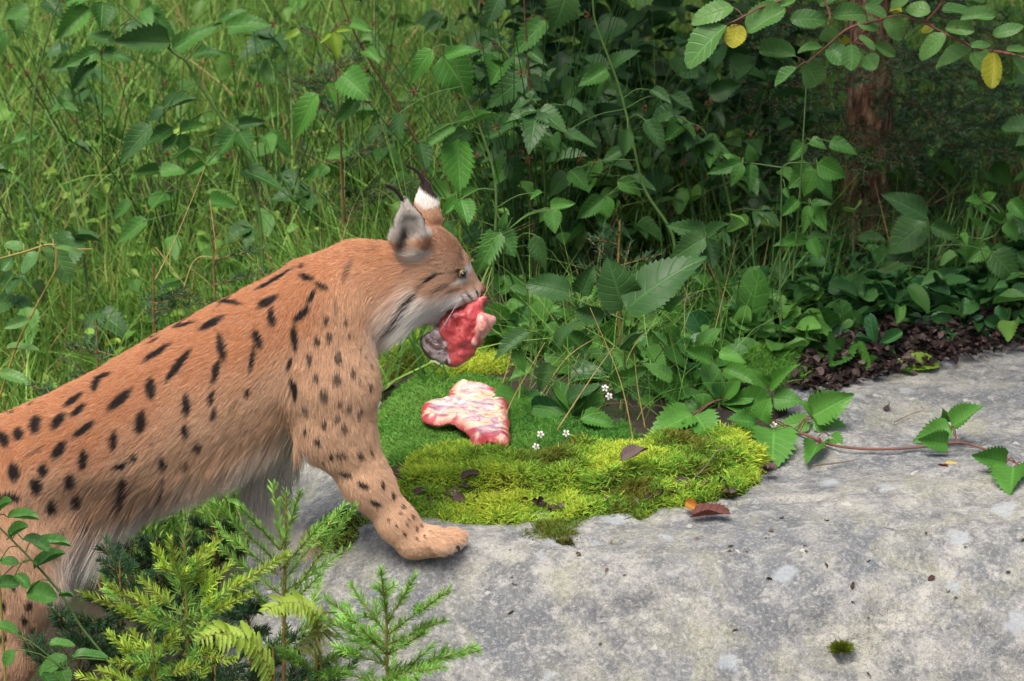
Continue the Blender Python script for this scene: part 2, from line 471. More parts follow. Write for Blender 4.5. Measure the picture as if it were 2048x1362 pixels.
# ------------------------------------------------------------------ lynx
YC = 6.37
MPX = 1.0 / 1027.0                               # metres per pixel at the animal
class Field:
    def __init__(s, lo, hi, h):
        s.lo, s.h = np.array(lo, float), h
        s.n = np.ceil((np.array(hi) - s.lo) / h).astype(int) + 1
        s.D = np.full(s.n, 0.30, np.float32)
        s.prims = []
    def box(s, lo, hi):
        a = np.clip(np.floor((lo - s.lo) / s.h).astype(int), 0, s.n); b = np.clip(np.ceil((hi - s.lo) / s.h).astype(int) + 1, 0, s.n)
        ax = [s.lo[i] + s.h * np.arange(a[i], b[i]) for i in range(3)]
        P = np.stack(np.meshgrid(*ax, indexing='ij'), -1)
        return tuple(slice(a[i], b[i]) for i in range(3)), P
    @staticmethod
    def cone(P, A, B, ra, rb, s):
        S = np.array([1.0, 1.0 / s, 1.0])
        p = (P - A) * S; d = (B - A) * S; L = (d ** 2).sum() + 1e-9
        t = np.clip((p @ d) / L, 0, 1)
        return (np.linalg.norm(p - t[..., None] * d, axis=-1) - (ra + (rb - ra) * t)) * min(1.0, s ** 0.5)
    def add(s, A, B, ra, rb, ys=1.0, k=0.02, flow=True, sub=False):
        r = max(ra, rb) * max(1, ys) + 0.075
        lo, hi = np.minimum(A, B) - r, np.maximum(A, B) + r
        sl, P = s.box(lo, hi)
        d = s.cone(P, A, B, ra, rb, ys).astype(np.float32)
        D = s.D[sl]
        if sub:
            d = -d; h = np.clip(0.5 + 0.5 * (d - D) / k, 0, 1); s.D[sl] = D + (d - D) * h + k * h * (1 - h)
        else:
            h = np.clip(0.5 + 0.5 * (D - d) / k, 0, 1); s.D[sl] = D + (d - D) * h - k * h * (1 - h)
            if flow: s.prims.append((A, B, ra, rb, ys))
    def surface(s, smooth=3):
        D = s.D; ins = D < 0
        n = s.n
        cnt8 = np.zeros(n - 1, np.int8)
        offs = [(i, j, k) for i in (0, 1) for j in (0, 1) for k in (0, 1)]
        for o in offs: cnt8 += ins[tuple(slice(o[i], n[i] - 1 + o[i]) for i in range(3))]
        act = (cnt8 > 0) & (cnt8 < 8)
        I = np.argwhere(act)
        idx = np.full(n - 1, -1); idx[act] = np.arange(len(I))
        cv = {o: D[I[:, 0] + o[0], I[:, 1] + o[1], I[:, 2] + o[2]].astype(float) for o in offs}
        acc = np.zeros((len(I), 3)); cnt = np.zeros(len(I))
        for o in offs:
            for ax in range(3):
                if o[ax]: continue
                o2_ = tuple(1 if i == ax else o[i] for i in range(3))
                d0, d1 = cv[o], cv[o2_]
                m_ = (d0 < 0) != (d1 < 0)
                t = np.where(m_, d0 / np.where(m_, d0 - d1, 1), 0)
                pt = np.tile(np.array(o, float), (len(I), 1)); pt[:, ax] += t
                acc += np.where(m_[:, None], pt, 0); cnt += m_
        V = s.lo + s.h * (I + acc / cnt[:, None])
        Fs = []
        for ax in range(3):
            o1, o2 = [(1, 2), (2, 0), (0, 1)][ax]
            e = np.eye(3, dtype=int)[ax]
            a = tuple(slice(1, n[i] - 1) if i != ax else slice(0, n[i] - 1) for i in range(3))
            bsl = tuple(slice(1, n[i] - 1) if i != ax else slice(1, n[i]) for i in range(3))
            m_ = ins[a] != ins[bsl]
            q = np.argwhere(m_) + np.array([0 if i == ax else 1 for i in range(3)])
            if not len(q): continue
            E1, E2 = np.eye(3, dtype=int)[o1], np.eye(3, dtype=int)[o2]
            g = lambda w: idx[w[:, 0], w[:, 1], w[:, 2]]
            quad = np.stack([g(q - E1 - E2), g(q - E2), g(q), g(q - E1)], 1)
            flip = ~ins[q[:, 0], q[:, 1], q[:, 2]]
            quad[flip] = quad[flip][:, ::-1]
            Fs.append(quad)
        F = np.concatenate(Fs); F = F[(F >= 0).all(1)]
        E = np.concatenate([F[:, [0, 1]], F[:, [1, 2]], F[:, [2, 3]], F[:, [3, 0]]])
        for _ in range(smooth):
            S_ = np.zeros_like(V); C_ = np.zeros(len(V))
            for a, b_ in ((0, 1), (1, 0)):
                for k in range(3): S_[:, k] += np.bincount(E[:, a], V[E[:, b_], k], len(V))
                C_ += np.bincount(E[:, a], minlength=len(V))
            V = V * 0.5 + 0.5 * S_ / np.maximum(C_, 1)[:, None]
        return V, F
def vnormals(V, F):
    fn = np.cross(V[F[:, 2]] - V[F[:, 0]], V[F[:, 3 if F.shape[1] == 4 else 1]] - V[F[:, 1 if F.shape[1] == 4 else 0]])
    out = np.zeros_like(V)
    for j in range(F.shape[1]):
        for k in range(3): out[:, k] += np.bincount(F[:, j], fn[:, k], len(V))
    return nrm(out)

fld = Field((-1.50, YC - 0.28, -0.62), (0.02, YC + 0.30, 0.80), 0.0048)
def q(x, y, dy=0.0): return pY(x, y, YC + dy)
def cap(a, ra, b, rb, ys=1.0, k=0.025, flow=True, sub=False):
    fld.add(q(*a), q(*b), ra * MPX, rb * MPX, ys, k, flow, sub)
# trunk, head end to tail end (fur lies along a -> b)
cap((720, 572), 74, (650, 612), 90, 0.85, 0.03)
cap((650, 614), 92, (596, 672), 114, 0.82, 0.05)
cap((596, 672), 114, (535, 716), 123, 0.80, 0.05)
cap((535, 716), 123, (455, 762), 128, 0.82, 0.05)
cap((455, 762), 128, (360, 812), 128, 0.86, 0.06)
cap((360, 812), 128, (262, 862), 120, 0.88, 0.06)
cap((262, 862), 120, (165, 906), 116, 0.84, 0.06)
cap((165, 906), 116, (70, 952), 120, 0.84, 0.06)
cap((70, 952), 120, (-30, 1000), 128, 0.85, 0.06)
cap((-30, 1000), 128, (-120, 1045), 112, 0.85, 0.06)
cap((-215, 1000), 30, (-270, 1110), 26, 1.0, 0.05)          # short tail
# neck
cap((812, 548), 64, (730, 571), 90, 0.85, 0.03)
cap((785, 588), 46, (700, 650), 62, 0.95, 0.03)
cap((702, 672), 42, (680, 770), 42, 1.3, 0.03)              # breast
# near shoulder and foreleg
cap((655, 620, -0.06), 70, (664, 770, -0.075), 78, 0.75, 0.05)
cap((664, 770, -0.075), 76, (672, 860, -0.080), 66, 0.72, 0.04)
cap((672, 860, -0.080), 66, (735, 965, -0.090), 43, 0.80, 0.03)
cap((735, 965, -0.090), 43, (795, 1045, -0.095), 33, 0.9, 0.03)
cap((795, 1045, -0.095), 33, (828, 1080, -0.095), 32, 1.05, 0.025)
cap((822, 1086, -0.095), 27, (868, 1084, -0.095), 29, 1.35, 0.02)
for (x, y, dy, r) in ((886, 1096, -0.138, 19), (910, 1086, -0.106, 19), (918, 1078, -0.072, 19), (905, 1070, -0.044, 17)):
    cap((862, 1080, dy * 0.6 - 0.04), 18, (x, y, dy), r, 0.72, 0.006)
for dy in (-0.124, -0.089, -0.057):                          # grooves between the toes
    cap((885, 1064, dy), 3, (925, 1098, dy), 7, 0.6, 0.005, flow=False, sub=True)
# far foreleg
cap((610, 700, 0.06), 90, (565, 830, 0.085), 62, 0.8, 0.05)
cap((565, 830, 0.085), 58, (541, 905, 0.09), 42, 0.85, 0.04)
cap((541, 905, 0.09), 42, (536, 985, 0.10), 35, 0.9, 0.03)
cap((536, 985, 0.10), 35, (545, 1050, 0.11), 31, 0.95, 0.03)
cap((550, 1062, 0.11), 30, (598, 1080, 0.11), 27, 1.35, 0.025)
for (x, y, dy) in ((610, 1086, 0.08), (617, 1082, 0.105), (616, 1078, 0.13)):
    cap((585, 1078, 0.11), 18, (x, y, dy), 18, 0.9, 0.010)
# near hind leg
cap((-40, 985, -0.05), 118, (22, 1100, -0.085), 86, 0.72, 0.06)
cap((22, 1100, -0.085), 84, (48, 1170, -0.09), 66, 0.72, 0.04)
cap((48, 1170, -0.09), 66, (15, 1310, -0.09), 50, 0.8, 0.04)
cap((15, 1310, -0.09), 50, (-60, 1425, -0.09), 36, 0.8, 0.03)
cap((-62, 1425, -0.09), 34, (-48, 1560, -0.09), 30, 0.9, 0.03)
cap((-48, 1560, -0.09), 32, (40, 1575, -0.09), 30, 1.3, 0.02)
# far hind leg
cap((-90, 1010, 0.05), 105, (-70, 1130, 0.085), 84, 0.72, 0.06)
cap((-70, 1130, 0.085), 80, (-190, 1400, 0.09), 36, 0.8, 0.04)
cap((-190, 1400, 0.09), 34, (-180, 1500, 0.09), 30, 0.9, 0.03)
cap((-180, 1500, 0.09), 32, (-95, 1512, 0.09), 28, 1.3, 0.02)
# head (a little turned away): a = front, b = back
hy = lambda x: 0.012 + (x - 860) * 0.00022
def hcap(a, ra, b, rb, ys=1.0, k=0.02, da=0.0, db=0.0, flow=True, sub=False):
    cap((*a, hy(a[0]) + da), ra, (*b, hy(b[0]) + db), rb, ys, k, flow, sub)
hcap((870, 512), 50, (848, 512), 56, 1.08, 0.015)              # cranium
hcap((911, 521), 25, (872, 499), 38, 1.2, 0.015)              # brow
hcap((950, 570), 12, (917, 533), 24, 1.15, 0.012)             # nose bridge
hcap((961, 577), 8.5, (946, 573), 11, 1.25, 0.008)            # nose
hcap((946, 589), 14, (912, 586), 22, 0.95, 0.010, -0.011, -0.016)   # near whisker pad
hcap((947, 589), 14, (912, 586), 22, 0.95, 0.010, 0.013, 0.018)
hcap((908, 578), 22, (850, 560), 50, 1.25, 0.02)              # cheek
hcap((858, 572), 50, (812, 590), 48, 1.25, 0.035)             # ruff
hcap((884, 628), 12, (838, 602), 30, 1.0, 0.02)               # lower jaw
hcap((872, 636), 11, (850, 625), 16, 1.2, 0.02)               # chin
for s_ in (-1, 1):                                            # brow ridge above each eye
    hcap((924, 541), 5, (903, 534), 9, 1.0, 0.010, s_ * 0.026, s_ * 0.034, flow=False)
# ears: conical shell, hollowed out sideways
def ear(base, tip, dyb, dyt, side, r0):
    A, B = q(*base, dyb), q(*tip, dyt)
    C = A + (B - A) * 0.45
    fld.add(A, C, r0 * MPX, r0 * 0.80 * MPX, 0.62, 0.012)
    fld.add(C, B, r0 * 0.80 * MPX, 10 * MPX, 0.62, 0.006)
    off = np.array([0.002, side * 0.020, 0.0])
    A2, B2 = A + (B - A) * 0.12 + off, A + (B - A) * 0.80 + off
    fld.add(A2, A2 + (B2 - A2) * 0.45, r0 * 0.66 * MPX, r0 * 0.60 * MPX, 0.80, 0.005, sub=True)
    fld.add(A2 + (B2 - A2) * 0.45, B2, r0 * 0.60 * MPX, 3 * MPX, 0.7, 0.005, sub=True)
    return B
EARS = [ear((823, 478), (811, 404), -0.045, -0.052, -1, 36), ear((856, 440), (850, 366), 0.058, 0.068, 1, 30)]
# mouth: room between upper lip and jaw
hcap((990, 622), 26, (890, 612), 5, 1.6, 0.008, flow=False, sub=True)
for s_ in (-1, 1):                                            # eye sockets
    hcap((927, 546), 8, (923, 547), 8, 1.0, 0.006, s_ * 0.036, s_ * 0.036, flow=False, sub=True)
LV, LF = fld.surface(3)
LN = vnormals(LV, LF)
if ((LV - LV.mean(0)) * LN).sum(1).mean() < 0:
    LF = LF[:, ::-1]; LN = -LN
bvh = BVHTree.FromPolygons([Vector(v) for v in LV], [tuple(f) for f in LF.tolist()])
def hit(x, y):
    r = nrm(ray(x, y))
    h = bvh.ray_cast(Vector((0, 0, CAM_H)), Vector(r))
    return None if h[0] is None else (np.array(h[0]), np.array(h[1]))
# ---- coat
SPOTS = []
def zs(lst, sc, ox, oy, black=1.0):
    for s_ in lst:
        if len(s_) == 3: x, y, w = s_; a = (x - w * 0.05, y - w * 0.5); b_ = (x + w * 0.05, y + w * 0.5); w = w * 0.95
        else: a, b_, w = (s_[0], s_[1]), (s_[2], s_[3]), s_[4]
        a = (a[0] / sc + ox, a[1] / sc + oy); b_ = (b_[0] / sc + ox, b_[1] / sc + oy); w = w / sc * MPX
        ha, hb = hit(*a), hit(*b_)
        if ha is None or hb is None:
            hm = hit((a[0] + b_[0]) / 2, (a[1] + b_[1]) / 2 + 6)
            if hm is None: continue
            ha = ha or hm; hb = hb or hm
        ax = hb[0] - ha[0]; L_ = np.linalg.norm(ax)
        if L_ > 0.2: continue
        w *= 1.04; SPOTS.append((0.5 * (ha[0] + hb[0]), ax / (L_ + 1e-9), L_ / 2 + w * 0.9, w, black))
zs([(990, 290, 1110, 222, 13), (1150, 210, 10), (965, 238, 1010, 215, 11), (1150, 245, 1180, 258, 12), (1205, 275, 1232, 290, 10), (1190, 305, 1172, 338, 10),
    (995, 355, 1040, 330, 17), (845, 345, 910, 352, 11), (822, 325, 860, 314, 8), (1030, 380, 1036, 420, 14), (1165, 365, 1125, 405, 13), (780, 440, 835, 410, 17),
    (675, 440, 730, 425, 12), (700, 376, 770, 358, 8), (615, 428, 665, 417, 8), (455, 512, 530, 492, 10), (550, 492, 605, 481, 10), (565, 560, 640, 510, 15),
    (645, 630, 715, 540, 14), (838, 480, 850, 550, 15), (830, 580, 815, 640, 12), (810, 690, 805, 722, 11), (970, 460, 988, 505, 13), (965, 520, 955, 600, 9),
    (945, 680, 11), (1115, 440, 1120, 510, 12), (1102, 560, 1096, 590, 8), (1112, 640, 1120, 695, 12), (335, 585, 430, 545, 9), (366, 670, 380, 630, 16), (380, 628, 418, 618, 13),
    (430, 740, 490, 690, 17), (575, 650, 580, 690, 19), (222, 656, 275, 636, 9), (265, 730, 305, 700, 15), (285, 770, 320, 740, 13), (135, 690, 165, 676, 7),
    (15, 772, 90, 738, 9), (90, 738, 160, 710, 8), (140, 790, 140, 825, 22), (75, 845, 19), (10, 850, 22, 872, 20), (215, 810, 240, 780, 19), (295, 845, 350, 805, 13),
    (535, 820, 545, 775, 19), (710, 705, 715, 755, 15), (710, 810, 712, 845, 12), (820, 750, 815, 775, 10), (435, 885, 440, 845, 14), (220, 920, 245, 885, 17),
    (325, 915, 320, 960, 15), (55, 985, 22), (170, 980, 17), (145, 1040, 22), (5, 1080, 60, 1082, 17), (445, 965, 480, 955, 13),
    (515, 930, 11), (622, 930, 625, 970, 11), (715, 955, 10), (755, 880, 760, 900, 10), (275, 1020, 20), (475, 1010, 475, 1080, 14), (630, 1010, 632, 1050, 8), (300, 1090, 18),
    (205, 1115, 18), (325, 1130, 345, 1130, 10), (252, 1175, 240, 1205, 16)], 1.892, 0, 420)
zs([(1270, 340, 1270, 380, 7), (110, 925, 165, 895, 8), (110, 1110, 10), (885, 745, 10), (900, 720, 8), (860, 840, 9), (580, 880, 8), (1300, 260, 1330, 200, 10), (980, 750, 7), (985, 655, 7)], 1.892, 0, 420, 0.45)
zs([(1235, 410, 10), (1310, 415, 7), (1245, 475, 11), (1200, 490, 11), (1170, 545, 1172, 572, 10), (1280, 538, 1278, 562, 12), (1275, 630, 16), (1335, 605, 11), (1195, 625, 11),
    (1225, 690, 16), (1155, 745, 12), (1285, 725, 9), (1320, 740, 11), (1362, 745, 1355, 768, 10), (1395, 660, 11), (1357, 635, 8), (1225, 800, 12), (1275, 780, 10), (1300, 815, 12),
    (1200, 862, 11), (1155, 830, 9), (1398, 580, 7), (1415, 455, 1422, 482, 6), (1320, 470, 6), (1360, 520, 6), (1380, 545, 6)], 1.892, 0, 420, 0.85)
zs([(815, 230, 885, 235, 18), (1000, 240, 22), (1080, 212, 1082, 242, 14), (865, 390, 920, 405, 18), (1000, 470, 1050, 490, 18), (1168, 455, 1172, 492, 14), (1095, 600, 1140, 620, 19),
    (1243, 540, 1250, 575, 13), (1320, 640, 15), (1390, 715, 14), (1305, 690, 10), (1360, 740, 9), (1450, 775, 12), (1420, 805, 13), (1330, 840, 10), (1420, 880, 10), (1480, 860, 9),
    (1270, 780, 9), (1205, 735, 1225, 737, 9), (1520, 830, 8), (1350, 770, 9), (690, 140, 18), (600, 60, 15), (780, 250, 16), (730, 290, 13), (445, 230, 445, 290, 14), (455, 480, 12)], 3.7236, 450, 840)
zs([(115, 620, 17), (100, 680, 14), (140, 800, 16), (10, 620, 14), (215, 230, 16), (50, 540, 14), (20, 760, 14), (265, 305, 20), (130, 720, 12)], 2.048, 0, 900)
zs([(600, 692, 540, 680, 8), (595, 730, 550, 715, 6), (545, 688, 420, 700, 7), (420, 700, 360, 745, 9), (295, 825, 250, 868, 15), (260, 900, 180, 965, 21), (655, 800, 688, 845, 6), (688, 850, 640, 885, 5), (570, 845, 615, 882, 6), (600, 825, 645, 870, 6), (555, 860, 590, 890, 5)], 3.097, 740, 320)
zs([(1645, 890, 1662, 960, 9), (1740, 850, 1762, 925, 8)], 3.7236, 450, 840, 0.6)  # not coat spots: shade in the gaps between the toes, painted dark
zs([(360, 745, 300, 800, 12), (400, 395, 520, 470, 7), (445, 370, 540, 450, 6), (560, 570, 575, 640, 9), (480, 770, 400, 800, 14), (560, 800, 480, 815, 9), (70, 480, 30, 560, 10)], 3.097, 740, 320, 0.5)
S_c = np.array([s_[0] for s_ in SPOTS]); S_a = np.array([s_[1] for s_ in SPOTS])
S_l = np.array([s_[2] for s_ in SPOTS]); S_w = np.array([s_[3] for s_ in SPOTS]); S_k = np.array([s_[4] for s_ in SPOTS])
mir = lambda p: p * np.array([1, -1, 1]) + np.array([0, 2 * YC, 0])
def spot_strength(P):
    best = np.zeros(len(P))
    wob = 0.5 * fbm(P * 90, 2)
    for pp in (P, mir(P)):
        for c_, a_, l_, w_, k_ in SPOTS:
            r_ = max(l_, w_) * 1.5
            i = np.flatnonzero((np.abs(pp[:, 0] - c_[0]) < r_) & (np.abs(pp[:, 2] - c_[2]) < r_) & (np.abs(pp[:, 1] - c_[1]) < r_))
            if not len(i): continue
            d = pp[i] - c_; al = d @ a_; pr = np.sqrt(np.maximum((d ** 2).sum(-1) - al ** 2, 0))
            best[i] = np.maximum(best[i], k_ * sstep(2.0, 0.55, (al / l_) ** 2 + (pr / w_) ** 2 + wob[i]))
    return best
def side_px(P):
    """side-view coordinates of points on the animal, in the photograph's scale"""
    rel = P - np.array([0, 0, CAM_H]); rel = rel.copy(); rel[:, 1] = YC
    zc = rel[:, 1] * CP - rel[:, 2] * SP
    return 1024 + FPX * rel[:, 0] / zc, 681 - FPX * (rel[:, 1] * SP + rel[:, 2] * CP) / zc
def mixn(a, b_, t): return a + (b_ - a) * t[:, None]
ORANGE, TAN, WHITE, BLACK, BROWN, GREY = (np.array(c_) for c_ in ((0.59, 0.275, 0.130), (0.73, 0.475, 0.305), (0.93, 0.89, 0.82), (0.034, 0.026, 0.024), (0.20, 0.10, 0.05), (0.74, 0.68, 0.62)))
def blob(x, y, cx, cy, rx, ry, soft=0.6):
    return sstep(1 + soft, 1 - soft, np.hypot((x - cx) / rx, (y - cy) / ry))
def coat(P, Nn, spots=True):
    x, y = side_px(P)
    nz = fbm(P * 14, 3); far = P[:, 1] - YC
    c = np.tile(ORANGE, (len(P), 1))
    # distance below the back line
    back = np.interp(x, [-300, 0, 200, 400, 560, 700, 800, 900], [960, 838, 738, 622, 540, 490, 470, 470])
    dep = (y - back)
    c = mixn(c, TAN, 0.95 * sstep(40, 225, dep + 70 * nz) * sstep(1000, 850, x))
    c = mixn(c, TAN, 0.5 * blob(x, y, 740, 620, 90, 120))
    belly = np.interp(x, [-100, 140, 250, 350, 430, 500, 560, 600, 640], [1400, 1030, 985, 968, 930, 890, 860, 855, 2000])
    c = mixn(c, WHITE, 0.9 * sstep(-25, 35, y - belly + 40 * nz) * sstep(90, 160, x) * sstep(640, 590, x))
    c = mixn(c, WHITE, 0.6 * sstep(-0.5, -0.95, Nn[:, 2]) * (y < 1000))
    # inner side of the far legs, pale grey
    c = mixn(c, GREY, 0.9 * (far > 0.03) * sstep(860, 920, y) * (x > 480) * (x < 640) * sstep(1075, 1045, y))
    # back edge of the near foreleg
    le = np.interp(y, [860, 930, 985, 1030, 1070, 1110], [600, 642, 692, 722, 762, 792])
    c = mixn(c, WHITE, 0.8 * sstep(26, 2, x - le + 14 * nz) * (y > 860) * (x > 560) * (far < 0.03))
    c = mixn(c, TAN, 0.7 * (y > 870) * (x > 600))
    c = mixn(c, WHITE, 0.35 * sstep(870, 915, x) * (y > 1040))
    # brownish lower-flank fur, with the shadow of the thigh crease painted into it
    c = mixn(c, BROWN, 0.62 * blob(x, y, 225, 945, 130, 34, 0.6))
    c = mixn(c, WHITE, 0.9 * blob(x, y, 225, 1050, 105, 48, 0.5) * (x > 130))
    # throat and breast
    c = mixn(c, WHITE, 0.55 * blob(x, y, 785, 640, 40, 60))
    # head
    hd = sstep(775, 830, x) * (y < 680)
    c = mixn(c, np.array([0.58, 0.37, 0.24]), 0.8 * hd)
    c = mixn(c, TAN, 0.5 * hd * blob(x, y, 880, 530, 45, 26))
    c = mixn(c, WHITE, hd * 0.9 * blob(x, y, 812, 608, 42, 46))
    c = mixn(c, WHITE, hd * 0.95 * blob(x, y, 866, 612, 54, 33))
    c = mixn(c, WHITE, hd * 0.9 * blob(x, y, 922, 596, 40, 13))
    c = mixn(c, WHITE, hd * 0.85 * np.maximum(blob(x, y, 936, 541, 8, 9), blob(x, y, 922, 560, 16, 5)))
    c = mixn(c, np.array([0.56, 0.36, 0.26]), hd * 0.8 * blob(x, y, 955, 565, 16, 16))
    c = mixn(c, np.array([0.40, 0.20, 0.11]), hd * 0.5 * blob(x, y, 895, 470, 45, 18))
    # ears
    for (bx, by, tx, ty, rr, near) in ((823, 478, 811, 404, 40, True), (856, 440, 850, 366, 36, False)):
        ax = np.array([tx - bx, ty - by], float); Ln = np.hypot(*ax)
        t = ((x - bx) * ax[0] + (y - by) * ax[1]) / Ln ** 2
        m_ = (np.hypot(x - bx - np.clip(t, 0, 1.1) * ax[0], y - by - np.clip(t, 0, 1.1) * ax[1]) < rr) & (t > 0.12)
        m_ = m_ & ((far < 0.0) if near else (far > 0.035))
        inner = (Nn[:, 1] < -0.25) if near else (Nn[:, 1] > 0.25)
        e_in = GREY * 0.8
        c[m_ & inner] = e_in
        t2 = t if near else t + (x - bx + 4) / 110.0
        outc = mixn(np.tile(ORANGE, (len(P), 1)), WHITE, sstep(-0.05, 0.12, t2))
        outc = mixn(outc, BLACK, sstep(0.42, 0.52, t2))
        mo = m_ & ~inner
        c[mo] = outc[mo]
        if near:
            c = mixn(c, BLACK * 1.5, 0.95 * blob(x, y, 810, 470, 10, 25, 0.5) * (far < -0.02))  # shade of the ear hollow painted into the fur colour
            c = mixn(c, WHITE, 0.8 * blob(x, y, 836, 494, 24, 13) * (far < 0))
    if spots:
        c = mixn(c, BLACK, spot_strength(P))
    return c
# ---- body mesh
x_, y_ = side_px(LV)
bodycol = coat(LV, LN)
m, nt, N, L, b = new_mat('lynx_skin')
att = nt.nodes.new('ShaderNodeAttribute'); att.attribute_name = 'tint'
c = mixc(nt, mth(nt, 'MULTIPLY', noise(nt, 220, 3, 0.7, geo_pos(nt)), 0.5), att.outputs['Color'], (0.05, 0.03, 0.02))
L.new(c, b.inputs['Base Color']); b.inputs['Roughness'].default_value = 0.9; b.inputs['Specular IOR Level'].default_value = 0.1
M['skin'] = m
lynx_base = q(800, 1118, -0.095)
lynx = empty('lynx', lynx_base)
tag(lynx, 'spotted orange-brown lynx stepping onto the boulder with raw meat in its jaws', 'lynx')
def part(name, data, parent=lynx):
    o = link(name, data, parent)
    if parent is lynx: o.location = -lynx.location
    return o
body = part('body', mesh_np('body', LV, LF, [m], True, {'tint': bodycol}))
# ---- fur
def fur_points(n, seed):
    r = np.random.default_rng(seed)
    T = np.concatenate([LF[:, [0, 1, 2]], LF[:, [0, 2, 3]]])
    ar = np.linalg.norm(np.cross(LV[T[:, 1]] - LV[T[:, 0]], LV[T[:, 2]] - LV[T[:, 0]]), axis=1)
    cen = LV[T].mean(1); cx, cy = side_px(cen)
    dens = np.where(cen[:, 1] < YC + 0.05, 1.0, 0.30)
    dens = dens * np.where(cx < -60, 0.25, 1.0) * np.where((cx > 770) & (cy < 690), 2.6, 1.0)
    pr = ar * dens; pr /= pr.sum()
    t = r.choice(len(T), n, p=pr)
    u, v = r.random(n), r.random(n); fl = u + v > 1; u[fl], v[fl] = 1 - u[fl], 1 - v[fl]
    w = np.stack([1 - u - v, u, v], 1)[..., None]
    return (LV[T[t]] * w).sum(1), nrm((LN[T[t]] * w).sum(1)), r
NF = 430000
FP, FN, fr = fur_points(NF, 3)
_x, _y = side_px(FP); _k = np.hypot((_x - 967) / 13, (_y - 579) / 15) > 1
FP, FN = FP[_k], FN[_k]; NF = len(FP)
W = np.zeros(NF); FL = np.zeros((NF, 3))
for (A, B, ra, rb, ys) in fld.prims:
    d = np.abs(Field.cone(FP, A, B, ra, rb, ys)); w = np.exp(-(d / 0.014)) + 1e-9
    FL += w[:, None] * nrm(B - A); W += w
FL = nrm(FL / W[:, None] + np.array([0, 0, -0.22]))
fx, fy = side_px(FP); far = FP[:, 1] - YC
hd = (fx > 775) & (fy < 690)
FL[(fx > 720) & (fy > 1000)] *= 0.7
tang = nrm(FL - (FL * FN).sum(1)[:, None] * FN)
ln = 0.0115 + 0.005 * sstep(60, 220, fy - np.interp(fx, [-300, 0, 200, 400, 560, 700, 800, 900], [960, 838, 738, 622, 540, 490, 470, 470]))
ln = np.where(fy > 880, np.where(fx > 610, 0.010, ln), ln)
ln = np.where((fx > 780) & (fy > 1040), 0.0045, ln)
belly = np.interp(fx, [-100, 140, 250, 350, 430, 500, 560, 600, 640], [1400, 1020, 975, 955, 915, 878, 850, 850, 2000])
bw = sstep(-70, 20, fy - belly) * sstep(110, 190, fx) * sstep(640, 600, fx) * (far < 0.08)
ln = ln + 0.034 * bw
fl_ = blob(fx, fy, 215, 1030, 95, 60, 0.5)
ln = ln + 0.034 * fl_ * (far > -0.10)
ln = np.where(hd, 0.0075 + 0.010 * sstep(910, 840, fx), ln)
ruff = blob(fx, fy, 812, 608, 46, 52, 0.4)
ln = np.where(hd, ln + 0.030 * ruff, ln)
ln = np.where(hd & (fx > 925), 0.0045, ln)
earm = (fy < 500) & (fx > 770) & (fx < 885) & ((np.abs(far) > 0.03))
ln = np.where(earm & (fy < 460), 0.0065, ln)
innear = blob(fx, fy, 826, 480, 30, 36, 0.3) * (FN[:, 1] < 0) * (far < 0)
ln = np.where(innear > 0.5, 0.017, ln)
back_leg = sstep(30, 0, fx - np.interp(fy, [860, 930, 985, 1030, 1070, 1110], [600, 642, 692, 722, 762, 792])) * (fy > 860) * (fx > 560)
ln = ln + 0.010 * back_leg * (far < 0.03)
ln = ln * (0.6 + 0.8 * fr.random(NF))
clump = np.stack([fbm(FP * 55 + 31 * k, 2) for k in range(3)], -1)
lift = 0.34 + 0.35 * fr.random(NF) + 0.20 * bw
lift = np.where(hd, 0.25 + 0.25 * fr.random(NF), lift)
d0 = nrm(FN * lift[:, None] + tang + clump * (0.26 + 0.35 * bw)[:, None] + fr.normal(size=(NF, 3)) * 0.12)
grav = np.array([0, 0, -1.0])
K = 5
t = np.linspace(0, 1, K)
bendv = (tang * 0.35 - FN * 0.25 + grav * (0.10 + 0.55 * bw + 0.3 * fl_ + 0.5 * ruff * hd)[:, None])
pts = (FP - FN * 0.001)[:, None] + d0[:, None] * (ln[:, None] * t)[..., None] + bendv[:, None] * (ln[:, None] * t ** 2 * 0.6)[..., None]
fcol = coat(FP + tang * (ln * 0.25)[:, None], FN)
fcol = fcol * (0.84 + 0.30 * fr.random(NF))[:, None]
pale = (fr.random(NF) < 0.20) & (fcol[:, 0] > 0.12)
fcol[pale] = fcol[pale] * 0.7 + 0.3 * np.array([0.72, 0.62, 0.52])
def curves_obj(name, pts, rad, colr, mat, parent):
    n, k = pts.shape[:2]
    cu = bpy.data.hair_curves.new(name)
    cu.add_curves([k] * n)
    cu.attributes['position'].data.foreach_set('vector', pts.astype(np.float32).ravel())
    ra = cu.attributes.get('radius') or cu.attributes.new('radius', 'FLOAT', 'POINT')
    ra.data.foreach_set('value', rad.astype(np.float32).ravel())
    ca = cu.attributes.new('tint', 'FLOAT_COLOR', 'CURVE')
    ca.data.foreach_set('color', np.concatenate([colr, np.ones((n, 1))], 1).astype(np.float32).ravel())
    cu.materials.append(mat)
    return part(name, cu, parent)
m, nt, N, L, b = new_mat('lynx_fur')
att = nt.nodes.new('ShaderNodeAttribute'); att.attribute_name = 'tint'
L.new(att.outputs['Color'], b.inputs['Base Color']); b.inputs['Roughness'].default_value = 0.6; b.inputs['Specular IOR Level'].default_value = 0.15
add_translucent(nt, b, att.outputs['Color'], 0.08)
M['fur'] = m
rad = np.where(hd, 0.00028, 0.00032)[:, None] * np.array([1, 0.95, 0.8, 0.55, 0.12])[None] * (1 + 0.25 * bw)[:, None]
fur = curves_obj('fur', pts, rad, np.clip(fcol, 0.004, 0.95), m, lynx)
